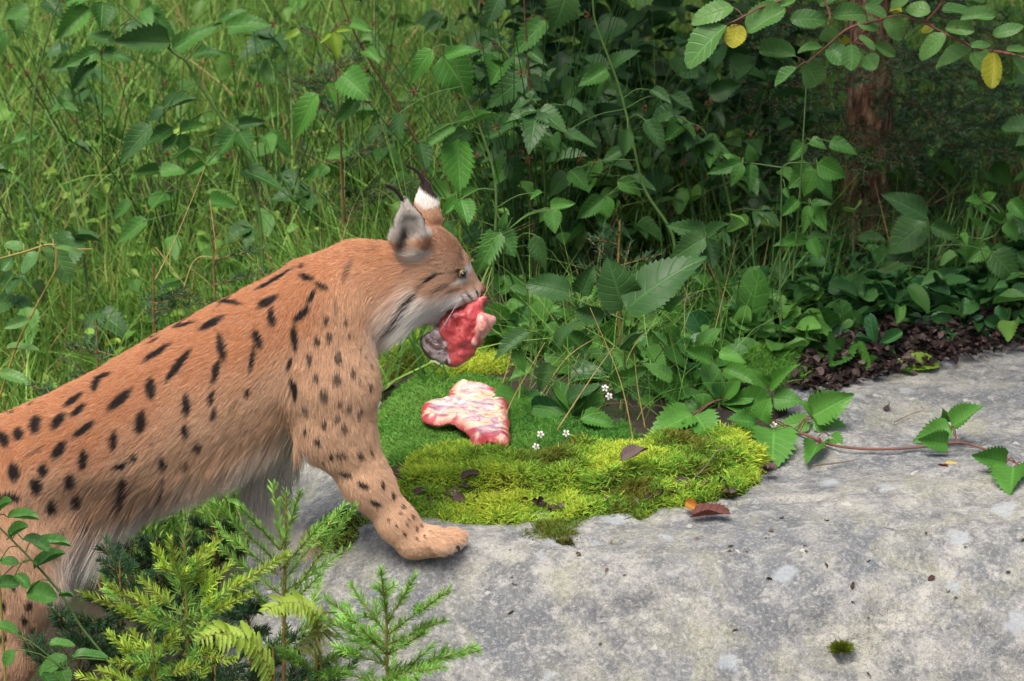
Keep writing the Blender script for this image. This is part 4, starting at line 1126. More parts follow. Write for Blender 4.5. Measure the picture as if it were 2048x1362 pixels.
# bramble trailing over the boulder
def trail(pth, Zoff):
    out = []
    for (x, y) in pth:
        p = to_rock(x, y) if y < 1362 else to_rock(x, 1362)
        out.append(p + np.array([0, 0, Zoff]))
    return out
st = smooth_path([pT(1420, 800), pT(1464, 818) + np.array([0, 0, .02])] + trail([(1548, 858), (1610, 880), (1665, 901), (1738, 909), (1830, 906), (1914, 896), (1957, 905), (2012, 927), (2060, 950), (2160, 975)], 0.012), 5)
root = empty('bramble_runner', st[0]); tag(root, 'red-stemmed bramble runner with bright leaves trailing over bare rock', 'bramble')
mb = MB(); mb.add(*tube(st, np.linspace(0.0034, 0.002, len(st)), 7))
for (bx, by, tx, ty, wr, up) in [(1413, 752, 1335, 822, .5, .05), (1415, 753, 1459, 808, .5, .05), (1412, 750, 1370, 728, .5, .05), (1446, 739, 1517, 785, .5, .04), (1384, 830, 1298, 878, .5, .03), (1391, 830, 1420, 884, .75, .03),
                             (1406, 786, 1406, 832, .9, .04), (1541, 779, 1605, 728, .34, .03), (1534, 779, 1504, 739, .5, .03), (1534, 794, 1470, 814, .5, .03), (1546, 797, 1602, 800, .7, .02), (1512, 845, 1455, 838, .6, .02),
                             (1520, 842, 1536, 800, .7, .03), (1548, 856, 1543, 938, .62, .02), (1621, 846, 1556, 858, .5, .02), (1625, 832, 1706, 787, .58, .035), (1625, 838, 1706, 862, .5, .03), (1636, 830, 1600, 806, .6, .03),
                             (1903, 851, 1974, 813, .5, .035), (1903, 854, 1828, 878, .5, .03), (1895, 889, 1833, 880, .5, .02), (1890, 845, 1885, 818, .5, .03), (2012, 927, 1940, 912, .45, .02), (2027, 935, 2021, 1000, .62, .02), (2050, 940, 2090, 925, .5, .03),
                             (1660, 872, 1680, 895, .6, .01), (1635, 890, 1615, 935, .35, .01)]:
    c0_ = to_rock(bx, by) if by > y_edge(0) * 0 else None
    b0 = pT(bx, by + up * 900); Yd = b0[1]
    a = pY(bx, by, Yd); b_ = pY(tx, ty, Yd - 0.02)
    zmin = float(top_z(b_[0], b_[1])) + 0.006
    if b_[2] < zmin: b_ = pT(tx, ty) + np.array([0, 0, 0.010])
    put_leaf(root, a, b_, wr * 1.2, 'rasp', 'bramble', 0.72)
    j = np.argmin(((st - a) ** 2).sum(1)); s_ = st[j]
    mb.add(*tube(smooth_path([s_, 0.5 * (a + s_) + np.array([0, 0, 0.012]), a], 3), 0.0012, 5))
pr_ = random.Random(4)
for k in range(6, len(st) - 1, 1):      # prickles
    d_ = nrm(np.array([pr_.uniform(-1, 1), pr_.uniform(-1, 1), pr_.uniform(0, 1)]))
    mb.add(*tube([st[k], st[k] + d_ * 0.0075], [0.0009, 0.0002], 4))
shift_mesh(mb.obj('stem', [M['stem_red']], root), root)

# willow branches hanging in from the upper right: the little tree stands outside the frame
WY = 6.95
wil = empty('willow_tree', (1.62, WY + 0.1, float(top_z(1.62, WY + 0.1)))); tag(wil, 'goat willow with oval light green and yellowing leaves overhanging the thicket', 'willow')
mb = MB()
trunkp = smooth_path([np.array([1.62, WY + 0.1, 0.0]), np.array([1.58, WY + 0.1, 0.5]), np.array([1.5, WY + 0.12, 1.0]), np.array([1.42, WY + 0.15, 1.6])], 5)
mb.add(*tube(trunkp, np.linspace(0.03, 0.012, len(trunkp)), 9))
shift_mesh(mb.obj('trunk', [M['stem_brown']], wil), wil)
wst = [[(2150, 150), (2019, 108), (1964, 99), (1894, 70), (1850, 46), (1802, 31), (1760, 40), (1735, 60)], [(1850, 46), (1880, 10), (1900, -40)], [(1760, 40), (1700, 55), (1663, 84), (1635, 108), (1612, 125)],
       [(1900, -40), (1760, -40), (1640, -20), (1531, 11), (1500, 26), (1465, 44)], [(1640, -20), (1660, 30), (1655, 50)], [(1735, 60), (1710, 84), (1745, 90)]]
allw = []
mb = MB()
for k, pth in enumerate(wst):
    pp = [pY(x, y, WY + 0.02 * math.sin(k * 2 + i)) for i, (x, y) in enumerate(pth)]
    if k == 0: pp = [trunkp[6]] + pp
    if k == 3: pp = [trunkp[11]] + pp
    pp = smooth_path(pp, 5); allw.append(pp)
    mb.add(*tube(pp, np.linspace(0.0042 if k in (0, 3) else 0.003, 0.0014, len(pp)), 6))
allw = np.concatenate(allw)
for lf in [(1454, 51, 1364, 122, .5), (1476, 48, 1466, 96, .8, 'yellowing'), (1468, 15, 1386, 28, .45), (1494, 66, 1569, 14, .55), (1593, 114, 1518, 104, .42), (1612, 128, 1636, 171, .85), (1593, 136, 1549, 174, .5), (1645, 95, 1596, 106, .4),
           (1658, 52, 1661, 85, .9), (1679, 68, 1683, 92, .9, 'yellowing'), (1655, 95, 1691, 126, .8), (1703, 88, 1704, 141, .62), (1707, 95, 1734, 140, .5), (1729, 112, 1752, 138, .85), (1718, 73, 1753, 92, .45), (1747, 88, 1791, 111, .4),
           (1663, 32, 1731, 26, .5), (1714, 44, 1760, 52, .7), (1579, 38, 1650, 34, .5), (1729, 12, 1775, 30, .5), (1769, 36, 1812, 74, .65), (1778, 24, 1804, 26, .6, 'yellowing'), (1861, 24, 1816, 9, .68), (1883, 20, 1948, 20, .5),
           (1891, 56, 1949, 60, .42), (1870, 54, 1842, 58, .6, 'yellowing'), (1893, 70, 1832, 107, .5), (1946, 101, 1871, 138, .5), (1942, 104, 1981, 138, .7), (1990, 103, 1985, 178, .45, 'yellowing'), (1940, 92, 1982, 84, .4), (2012, 99, 2055, 92, .4),
           (2025, 112, 2060, 142, .5), (1531, 14, 1560, -10, .5), (1590, -2, 1560, 12, .5), (1820, -10, 1780, 10, .5), (1770, -10, 1730, 6, .5), (1920, 40, 1990, 30, .4), (1985, 70, 2040, 50, .4), (1680, -5, 1640, 12, .6)]:
    Yd = WY + lr.uniform(-0.05, 0.05)
    a = pY(lf[0], lf[1], Yd); b_ = pY(lf[2], lf[3], Yd - lr.uniform(-0.02, 0.03))
    put_leaf(wil, a, b_, lf[4] * 1.15, 'willow', lf[5] if len(lf) > 5 else 'willow', 0.55)
    s_ = allw[np.argmin(((allw - a) ** 2).sum(1))]
    mb.add(*tube([s_, 0.5 * (a + s_) + np.array([0, 0, 0.003]), a], 0.0010, 5))
shift_mesh(mb.obj('branch', [M['stem_red']], wil), wil)

# foreground leafy shoot before the hind leg, and the twig above the back
plant('willow_shoot', 'thin leafy shoot crossing in front of the lynx\'s hind leg', 'shoot', [([(262, 1400), (210, 1315), (161, 1252), (122, 1188), (63, 1120), (0, 1056), (-40, 1020)], 0.0034), ([(215, 1320), (150, 1318), (130, 1340)], 0.0018)], [
    (15, 1034, 80, 1043, .42), (0, 1020, 26, 1005, .6), (44, 1078, 100, 1100, .4), (73, 1083, 143, 1096, .4), (68, 1136, 134, 1110, .45), (0, 1122, 30, 1118, .6), (-10, 1170, 40, 1166, .5), (54, 1186, 114, 1194, .55),
    (98, 1287, 148, 1286, .5), (135, 1314, 72, 1336, .5), (117, 1332, 134, 1362, .7), (145, 1312, 212, 1306, .45), (-6, 1250, 36, 1260, .7), (118, 1192, 148, 1196, .5), (30, 1150, 60, 1176, .5), (20, 1075, 60, 1055, .5), (85, 1345, 110, 1380, .6), (30, 1300, 5, 1330, .6)],
    5.95, 'stem_green', 'willow', 'herb', face=0.5, wscale=1.1)
plant('willow_shoot', 'yellow-stemmed twig with a few pale leaves standing beside the lynx\'s back', 'shoot', [([(-20, 850), (0, 792), (32, 695), (65, 627), (110, 543), (116, 530)], 0.0032), ([(112, 540), (107, 490), (48, 504), (0, 517), (-20, 522)], 0.0026), ([(107, 490), (150, 498), (184, 498)], 0.0022)], [
    (48, 499, 13, 480, .6), (26, 514, 2, 542, .75), (78, 504, 38, 535, .58), (107, 498, 140, 565, .55), (107, 493, 164, 499, .22), (60, 640, 10, 650, .35), (85, 605, 60, 570, .4), (10, 700, 70, 690, .35), (0, 745, 50, 760, .4), (110, 535, 95, 490, .3)],
    6.02, 'stem_yellow', 'willow', 'willow', face=0.5, wscale=1.1)

# ------------------------------------------------------------------ rosettes along the rock's back edge
def rosette(label, cx, cy, leaves, mat='bugle', shape='bugle', group=None):
    p = pT(cx, cy)
    root = empty('rosette_plant', p); tag(root, label, 'rosette', group)
    mb = MB(); mb.add(*tube([p - np.array([0, 0, .01]), p + np.array([0, 0, 0.012])], [0.004, 0.003], 6))
    shift_mesh(mb.obj('stem', [M['stem_green']], root), root)
    for lf in leaves:
        tx, ty, wr = lf[:3]
        # the tip lies above the ground at about the crown's own distance
        Yt = p[1] + (lf[4] if len(lf) > 4 else lr.uniform(-0.05, 0.03))
        t_ = pY(tx, ty, Yt); zg = float(top_z(t_[0], t_[1])) + 0.004
        if t_[2] < zg: t_ = np.array(pT(tx, ty)) + np.array([0, 0, 0.008])
        put_leaf(root, p + np.array([0, 0, 0.006]), t_, wr, shape, lf[3] if len(lf) > 3 and lf[3] else mat, 0.5)
    return root
rosette('glossy rosette with upright leaf and two side leaves on dark litter', 1752, 700, [(1738, 642, .42), (1712, 672, .3), (1804, 662, .35), (1700, 712, .4), (1790, 705, .4)])
rosette('glossy dark rosette on the litter at the rock\'s back corner', 1921, 662, [(1874, 622, .5), (1828, 662, .42), (1930, 595, .36), (1970, 640, .4), (1978, 680, .4), (1885, 680, .45)])
rosette('small glossy rosette at the far end of the litter strip', 2003, 672, [(1966, 640, .5), (2000, 615, .5), (2046, 640, .45), (2050, 668, .45), (1975, 672, .4), (2025, 680, .5)])
rosette('rosette with a tall crinkled bright leaf amid the greenery', 1493, 680, [(1537, 615, .5, 'herb'), (1517, 551, .42, 'herb'), (1470, 640, .5), (1440, 668, .4), (1535, 665, .4)])
rosette('rosette with a yellow-green leaf lying toward the bare rock', 1770, 735, [(1880, 722, .42, 'rasp_yellow'), (1830, 740, .5, 'herb'), (1730, 735, .5, 'herb')])
rosette('rosette of round upright leaves beside the big bramble leaves', 1200, 660, [(1200, 594, .55, 'herb'), (1160, 620, .6), (1235, 640, .5), (1180, 690, .6), (1225, 690, .5)])
rosette('rosette of broad leaves between lynx\'s muzzle and brambles', 1087, 640, [(1087, 560, .6), (1030, 600, .6), (1060, 650, .6), (1130, 640, .6), (1110, 690, .55), (1140, 590, .5)])
rosette('leaves with round holes lying on the litter beside bare rock', 1690, 710, [(1738, 748, .6, 'herb'), (1660, 690, .6, 'herb'), (1630, 730, .5, 'herb'), (1655, 755, .5, 'herb')], shape='round')
rosette('broad round leaf plant pressed against the meat slab', 1050, 800, [(1026, 862, .62, 'herb', -0.10), (1080, 838, .5, 'herb'), (1042, 770, .7, 'herb'), (1090, 790, .5)], shape='round')
gr_ = 'low rosettes behind the boulder'
rosr = random.Random(21)
for k in range(62):
    cx = rosr.uniform(1010, 1520) if k < 44 else rosr.uniform(1520, 2130)
    cy = rosr.uniform(610, 720) if cx < 1500 else (rosr.uniform(590, 690) if cx < 1760 else rosr.uniform(560, 650))
    if k < 44 and k % 3 == 0: cx, cy = rosr.uniform(1120, 1480), rosr.uniform(720, 840)
    n_ = rosr.randint(5, 8); lv = []
    for i in range(n_):
        a = math.pi * (0.03 + 0.94 * (i + rosr.random()) / n_)
        R_ = rosr.uniform(50, 104) if k < 44 else rosr.uniform(45, 88)
        lv.append((cx + math.cos(a) * R_ * 1.1, cy - math.sin(a) * R_ * 0.95 + 10, rosr.uniform(.42, .62), rosr.choice(['bugle', 'herb', 'bramble'] if cx < 1500 else ['bugle', 'bugle', 'herb'])))
    lab_, g__ = ('broad-leaved dark rosette in the shade behind the leaf litter', 'shaded rosettes behind the litter') if k >= 44 else \
        (('bright rosette among the straw stems just behind the moss cushion', 'rosettes among the straw stems') if k % 3 == 0 else ('leafy green rosette in the low cover before the rushes', gr_))
    rosette(lab_, cx, cy, lv, group=g__)

# ------------------------------------------------------------------ random canes thickening the thicket
gc = 'raspberry canes in the thicket'
cr = random.Random(5)
def rand_cane(x, Y, h, nn, mats, label, group, lean=0.2, shape='rasp', Ls=(0.06, 0.115)):
    b0 = np.array([x, Y, float(top_z(x, Y)) - 0.01])
    dx, dy = cr.uniform(-lean, lean), cr.uniform(-lean, lean)
    pp = smooth_path([b0, b0 + np.array([dx * 0.2, dy * 0.2, h * 0.5]), b0 + np.array([dx, dy, h * 0.9]), b0 + np.array([dx * 1.8, dy * 1.8, h])], 5)
    root = empty('raspberry_cane', b0); tag(root, label, 'raspberry', group)
    mb = MB(); mb.add(*tube(pp, np.linspace(0.004, 0.0018, len(pp)), 6))
    for k in range(nn):
        s_ = pp[int((0.25 + 0.75 * (k + cr.random()) / nn) * (len(pp) - 1))]
        az = cr.uniform(0, 2 * math.pi); d_ = np.array([math.cos(az), math.sin(az), cr.uniform(0.0, 0.5)])
        e = s_ + d_ * cr.uniform(0.03, 0.07)
        mb.add(*tube([s_, 0.5 * (s_ + e) + np.array([0, 0, .006]), e], 0.0010, 5))
        mt = cr.choice(mats); L_ = cr.uniform(*Ls)
        for j, da in enumerate((0, 1.2, -1.2)):
            dd = np.array([math.cos(az + da), math.sin(az + da), cr.uniform(-0.6, 0.05)])
            put_leaf(root, e, e + nrm(dd) * L_ * (1 if j == 0 else 0.75), cr.uniform(.5, .7), shape, mt, 0.35)
    shift_mesh(mb.obj('stem', [M['stem_green']], root), root)
for k in range(24):
    x = cr.choice([cr.uniform(-0.15, 0.60), cr.uniform(-0.15, 0.60), cr.uniform(1.25, 1.7)]) if k < 16 else cr.uniform(-1.3, -0.3)
    lab_, g__ = ('leafy raspberry cane in the thicket between the rushes and the tree trunk', gc) if x > -0.2 and x < 1 else \
        (('raspberry cane in the shade beyond the tree trunk', 'raspberry canes beyond the trunk') if x > 1 else ('low raspberry cane in the meadow grass behind the lynx', 'raspberry canes in the meadow'))
    rand_cane(x, cr.uniform(7.7, 8.9), cr.uniform(0.30, 0.62), cr.randint(4, 7), ['rasp', 'rasp_dark', 'rasp_dark'], lab_, g__)

# ------------------------------------------------------------------ spruces
def needles(mb, P0, P1, dens, nl, colb, r, mat=0, spread=1.25, wid=0.0016, bendv=None):
    ax = P1 - P0; L_ = np.linalg.norm(ax); n = max(6, int(dens * L_))
    d = nrm(ax); t = r.random(n)
    root = P0 + ax * t[:, None]
    if bendv is not None: root = root + bendv * (t * (1 - t) * 4)[:, None]
    ref = nrm(np.cross(d, [0.3, 0.2, 0.9])); ref2 = np.cross(d, ref)
    th = r.random(n) * 2 * math.pi
    rad = ref * np.cos(th)[:, None] + ref2 * np.sin(th)[:, None] + np.array([0, 0, 0.30])
    dirv = nrm(d * (0.45 + 0.5 * t)[:, None] + rad * spread)
    V, F, bi, tt = blades(root, dirv, nl * (0.75 + 0.4 * r.random(n)) * (1 - 0.35 * t ** 3), wid, d[None] * 0.35 * np.ones((n, 1)), 1, 0.45, r=r)
    c = np.asarray(colb) * (0.7 + 0.6 * r.random(n))[:, None]
    mb.add(V, F, mat, c[bi])
def shoot(mb, P0, P1, r, col, nl=0.015, dens=1400, tw=0.0016, sag=0.0, wid=0.0021):
    bv = np.array([0, 0, -sag])
    needles(mb, P0, P1, dens, nl, col, r, 0, bendv=bv, wid=wid)
    tt = np.linspace(0, 1, 5)[:, None]
    mb.add(*tube(P0 + (P1 - P0) * tt + bv * (tt * (1 - tt) * 4), np.linspace(tw, tw * 0.5, 5), 5), 1)
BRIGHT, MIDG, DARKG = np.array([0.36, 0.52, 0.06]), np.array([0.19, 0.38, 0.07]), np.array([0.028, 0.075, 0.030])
def sapling(label, base, top, branches, seed, colr, group=None, Y=None, sub=3, tipcol=None, nl=0.016, dens=1400):
    """branches: list of (start 3D, end 3D); each is one part with its side shoots"""
    r = np.random.default_rng(seed)
    root = empty('spruce_sapling', base); tag(root, label, 'spruce', group)
    mb = MB()
    sp = smooth_path([base, 0.5 * (base + top) + r.normal(size=3) * 0.006, top], 5)
    mb.add(*tube(sp, np.linspace(0.0055, 0.002, len(sp)), 7), 1)
    i0 = len(sp) // 2
    for i in range(i0, len(sp) - 1): needles(mb, sp[i], sp[i + 1], dens * 0.7, nl, colr, r)
    shift_mesh(mb.obj('stem', [M['needle'], M['twig_tan']], root), root)
    for (A, B) in branches:
        mb = MB(); L_ = np.linalg.norm(B - A); d = nrm(B - A)
        c1 = colr * (0.8 + 0.4 * r.random()); c2 = c1 if tipcol is None else tipcol * (0.8 + 0.4 * r.random())
        M_ = A + (B - A) * 0.45
        shoot(mb, A, M_, r, c1, nl, dens * 0.8); shoot(mb, M_, B, r, c2, nl, dens)
        for k in range(sub):
            f = 0.2 + 0.55 * (k + r.random() * 0.6) / max(1, sub)
            for s_ in (-1, 1):
                if r.random() < 0.2: continue
                sd = nrm(np.cross(d, UPV)) * s_ + np.array([0, 0, r.uniform(0.0, 0.35)])
                e = A + (B - A) * f
                shoot(mb, e, e + nrm(d * 0.9 + sd * 0.9) * L_ * r.uniform(0.22, 0.40) * (1.1 - f * 0.5), r, c2 if r.random() < 0.6 else c1, nl, dens, 0.0013)
        shift_mesh(mb.obj('branch', [M['needle'], M['twig_tan']], root), root)
    return root
def px_sapling(label, basepx, toppx, Y, brs, seed, colr, tipcol=None, sub=3, extra=0, group=None, nl=0.016, dens=1400):
    r = random.Random(seed)
    T = pY(*toppx, Y); B = pY(*basepx, Y); B = np.array([B[0], Y, float(top_z(B[0], Y))])
    if B[2] > T[2] - 0.05: B[2] = T[2] - 0.3
    br = []
    for (ax, ay, bx, by) in brs:
        d1, d2 = r.uniform(-0.02, 0.02), r.uniform(-0.10, 0.06)
        br.append((pY(ax, ay, Y), pY(bx, by, Y + d2)))
    for k in range(extra):
        f = r.uniform(0.25, 0.95); p = B + (T - B) * f; az = r.uniform(0, 6.28)
        L_ = (0.05 + 0.20 * (1 - f)) * r.uniform(0.7, 1.2) * max(0.6, (T - B)[2] / 0.4)
        br.append((p, p + L_ * np.array([math.cos(az), math.sin(az), r.uniform(0.15, 0.7)])))
    return sapling(label, B, T, br, seed, colr, group, sub=sub, tipcol=tipcol, nl=nl, dens=dens)
# foreground saplings under the belly
px_sapling('slender young spruce standing between the lynx\'s forelegs and belly', (560, 1300), (572, 985), 5.98, [
    (560, 1130, 430, 1008), (556, 1150, 432, 1052), (560, 1100, 478, 1012), (562, 1080, 545, 968), (562, 1190, 440, 1095), (560, 1140, 655, 1035), (562, 1100, 600, 985), (560, 1190, 700, 1095), (562, 1220, 712, 1010), (560, 1230, 640, 1150), (560, 1230, 470, 1150),
    (560, 1170, 690, 1010)], 31, MIDG * 1.1, MIDG * 1.3, sub=0, extra=1)
px_sapling('bushy young spruce with bright yellow-green tips under the lynx\'s belly', (365, 1400), (368, 1070), 5.86, [
    (365, 1250, 215, 1172), (365, 1230, 282, 1158), (362, 1190, 308, 1092), (365, 1180, 340, 1078), (366, 1170, 412, 1092), (366, 1200, 435, 1076), (366, 1240, 575, 1108), (370, 1250, 500, 1188), (366, 1220, 462, 1128), (365, 1260, 260, 1230), (366, 1270, 480, 1260),
    (365, 1300, 240, 1290), (366, 1310, 470, 1320), (365, 1330, 270, 1350)], 32, MIDG * 1.2, BRIGHT, sub=1, extra=6)
px_sapling('low young spruce with bright tips beside the fern fronds', (312, 1450), (304, 1262), 5.76, [
    (310, 1340, 215, 1268), (310, 1330, 350, 1258), (310, 1380, 200, 1340), (310, 1360, 395, 1330), (310, 1400, 390, 1370), (310, 1330, 262, 1262), (310, 1390, 160, 1352)], 33, MIDG * 1.2, BRIGHT * 0.95, sub=1, extra=6)
px_sapling('young spruce growing close against the boulder\'s broken end', (778, 1460), (772, 1175), 5.80, [
    (772, 1290, 650, 1195), (774, 1270, 700, 1168), (772, 1230, 762, 1138), (772, 1250, 832, 1150), (774, 1270, 898, 1180), (774, 1290, 888, 1240), (776, 1340, 958, 1302), (774, 1300, 640, 1235), (774, 1350, 890, 1335), (774, 1330, 660, 1290), (776, 1370, 700, 1350),
    (776, 1380, 860, 1380), (774, 1310, 720, 1255), (774, 1310, 850, 1265)], 34, MIDG * 1.05, MIDG * 1.35, sub=1, extra=6)
px_sapling('small spruce with drooping tips between fern and boulder', (640, 1450), (635, 1290), 5.9, [], 35, MIDG * 0.9, MIDG * 1.1, sub=3, extra=14)
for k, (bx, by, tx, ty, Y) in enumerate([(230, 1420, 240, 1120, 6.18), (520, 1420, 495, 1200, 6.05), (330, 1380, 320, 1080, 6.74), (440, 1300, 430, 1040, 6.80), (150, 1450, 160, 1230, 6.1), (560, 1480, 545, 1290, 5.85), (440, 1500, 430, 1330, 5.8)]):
    px_sapling('dark green young spruce in the shade below the lynx', (bx, by), (tx, ty), Y, [], 50 + k, DARKG * (0.6 if Y > 6.6 else 1.0), DARKG * (0.75 if Y > 6.6 else 1.4), sub=3, extra=15, group='shaded young spruces below the lynx')  # rear ones get darker needles, standing in for the shade under the belly
# saplings in the thicket behind
for k, (bx, by, tx, ty, Y, lab) in enumerate([(690, 480, 676, 110, 7.95, 'tall thin young spruce with tan twigs in the grass behind the lynx\'s neck'), (430, 620, 425, 470, 7.35, 'low dark young spruce just above the lynx\'s back'),
        (1243, 610, 1240, 440, 7.3, 'little dark spruce seedling in the gloom beside the big bramble leaves'), (310, 690, 306, 525, 7.2, 'budded spruce leader poking up over the lynx\'s back'), (195, 760, 192, 640, 7.3, 'short young spruce poking up behind the lynx\'s rump')]):
    px_sapling(lab, (bx, by), (tx, ty), Y, [], 70 + k, DARKG * (1.5 if k != 2 else 1.2), sub=2, extra=16 if k == 0 else 9, nl=0.014, dens=700)

# spruce tree with the reddish trunk
tb = pT(1722, 478); TY = tb[1]
ttop = pY(1738, 0, TY)
axis = nrm(ttop - tb)
H = 4.6
tree = empty('spruce_tree', tb); tag(tree, 'spruce tree with reddish scaly trunk in the dark thicket', 'spruce')
nr, nsd = 130, 40
zz = np.concatenate([np.linspace(-0.03, 1.0, 110), np.linspace(1.05, H, 20)])
th = np.linspace(0, 2 * math.pi, nsd, endpoint=False)
R0 = np.interp(zz, [-0.03, 0.05, 0.3, 1.0, H], [0.064, 0.056, 0.052, 0.047, 0.008])
TH, ZZ = np.meshgrid(th, zz)
cyl = np.stack([np.cos(TH) * 3, np.sin(TH) * 3, ZZ * 7], -1)
bark = np.abs(fbm(cyl * np.array([2.4, 2.4, 1.0]), 4))
RR = R0[:, None] * (1 + 0.30 * bark + 0.05 * np.sin(3 * TH))
wig = 0.012 * np.sin(zz * 5)
V = np.stack([RR * np.cos(TH) + tb[0] + axis[0] / axis[2] * ZZ + wig[:, None], RR * np.sin(TH) + tb[1] + axis[1] / axis[2] * ZZ * 0, tb[2] + ZZ], -1).reshape(-1, 3)
i, j = np.meshgrid(np.arange(len(zz) - 1), np.arange(nsd), indexing='ij')
F = np.stack([i * nsd + j, i * nsd + (j + 1) % nsd, (i + 1) * nsd + (j + 1) % nsd, (i + 1) * nsd + j], -1).reshape(-1, 4)
m, nt, N, L, b = new_mat('spruce_bark')
pos = geo_pos(nt); mp = nt.nodes.new('ShaderNodeMapping'); mp.inputs['Scale'].default_value = (1, 1, 0.28); L.new(pos, mp.inputs['Vector'])
a = noise(nt, 60, 5, 0.7, mp.outputs[0], 0.3)
L.new(ramp(nt, a, [(0.36, (0.03, 0.013, 0.008)), (0.47, (0.16, 0.075, 0.04)), (0.56, (0.30, 0.18, 0.11)), (0.66, (0.42, 0.33, 0.24))]), b.inputs['Base Color'])
b.inputs['Roughness'].default_value = 0.9; bump(nt, a, 1.0, 0.012, b)
shift_mesh(link('trunk', mesh_np('trunk', V, F, [m]), tree), tree)
def tpt(z): return np.array([tb[0] + axis[0] / axis[2] * z, tb[1], tb[2] + z])
def bough(A, d, L_, r, col, dens, nside, nl=0.014, wid=0.0019):
    mb = MB(); d = nrm(d); sag = 0.10 * L_
    K_ = 4
    pts_ = [A + d * L_ * k / K_ + np.array([0, 0, -sag * (k / K_) ** 1.5]) for k in range(K_ + 1)]
    for k in range(K_): shoot(mb, pts_[k], pts_[k + 1], r, col, nl, dens, 0.004 * (1 - 0.18 * k), 0, wid)
    for k in range(nside):
        f = 0.15 + 0.8 * (k + 0.5) / nside; e = A + d * L_ * f + np.array([0, 0, -sag * f ** 1.5])
        for s_ in (-1, 1):
            sd = nrm(np.cross(d, UPV)) * s_ + np.array([0, 0, r.uniform(-0.35, 0.05)])
            ln_ = L_ * (0.50 * (1 - f) + 0.12) * r.uniform(0.7, 1.2)
            q1 = e + nrm(d * 0.8 + sd) * ln_
            shoot(mb, e, q1, r, col * r.uniform(0.8, 1.25), nl, dens, 0.0016, 0.01, wid)
            if ln_ > 0.10:
                for g_ in (0.45, 0.7):
                    e2 = e + (q1 - e) * g_
                    shoot(mb, e2, e2 + nrm(nrm(q1 - e) + sd * -0.2 + r.normal(size=3) * 0.5) * ln_ * 0.4, r, col, nl, dens, 0.0013, 0, wid)
    return mb
r = np.random.default_rng(77)
for k in range(20):                                            # low boughs round the visible trunk
    z = 0.12 + 0.028 * k; az = k * 2.4 + r.uniform(-0.3, 0.3)
    mb = bough(tpt(z), np.array([math.cos(az), math.sin(az) * 0.9, r.uniform(-0.15, 0.12)]), r.uniform(0.35, 0.62), r, DARKG * r.uniform(1.0, 1.7), 620, 7, 0.015, 0.0022)
    shift_mesh(mb.obj('branch', [M['needle'], M['stem_brown']], tree), tree)
for k in range(46):                                            # the crown above, out of frame, shades the thicket
    z = 0.80 + 0.082 * k; az = k * 2.399
    L_ = 1.65 * (1 - k / 56) + 0.15
    up = 0.30 if math.sin(az) < 0 else 0.0
    mb = bough(tpt(z), np.array([math.cos(az), math.sin(az), up]), L_, r, DARKG, 190, 8, 0.035, 0.009)
    shift_mesh(mb.obj('branch', [M['needle'], M['stem_brown']], tree), tree)

# ------------------------------------------------------------------ fern fronds
def fern(label, pth, Y, L0, seed, colmat='fernleaf'):
    r = random.Random(seed)
    P = smooth_path([pY(x, y, Y - 0.02 * i) for i, (x, y) in enumerate(pth)], 4)
    base = np.array([P[0][0], P[0][1] + 0.03, P[0][2] - 0.18])
    root = empty('fern_frond', base); tag(root, label, 'fern')
    stemp = np.concatenate([smooth_path([base, 0.5 * (base + P[0]) + np.array([0, .01, 0]), P[0]], 4)[:-1], P])
    mb = MB(); mb.add(*tube(stemp, np.linspace(0.0024, 0.0006, len(stemp)), 5)); shift_mesh(mb.obj('rachis', [M['stem_yellow']], root), root)
    T = nrm(np.gradient(P, axis=0))
    nP = len(P)
    for i in range(1, nP):
        f = i / nP; L_ = L0 * (math.sin(math.pi * (0.18 + 0.80 * f)) ** 0.8 + 0.06)
        sd = nrm(np.cross(T[i], nrm(np.array([0, -0.5, 1.0]))))
        for s_ in (-1, 1):
            e = P[i] + nrm(sd * s_ + T[i] * 0.45 + np.array([0, 0, -0.12 + r.uniform(-.1, .1)])) * L_
            put_leaf(root, P[i], e, 0.24, 'pinna', colmat, 0.5, name='pinna')
M['fernleaf'] = leaf_mat('fern_leaf', (0.36, 0.50, 0.07), (0.44, 0.58, 0.10), veins=5, trans=0.35)
M['fernold'] = leaf_mat('old_fern_leaf', (0.20, 0.24, 0.07), (0.28, 0.30, 0.10), veins=5, trans=0.3)
fern('bright yellow-green fern frond arching below the spruces', [(545, 1362), (530, 1325), (505, 1290), (470, 1272), (430, 1268), (395, 1282)], 5.74, 0.040, 1)
fern('pale fern frond arching left beside the slender young spruce', [(640, 1290), (632, 1240), (612, 1212), (580, 1206), (550, 1212), (527, 1224)], 5.84, 0.034, 2)
fern('faded yellowish fern frond hanging beside the small drooping spruce', [(628, 1220), (648, 1235), (645, 1265), (620, 1295), (600, 1300)], 5.88, 0.030, 3, 'fernold')

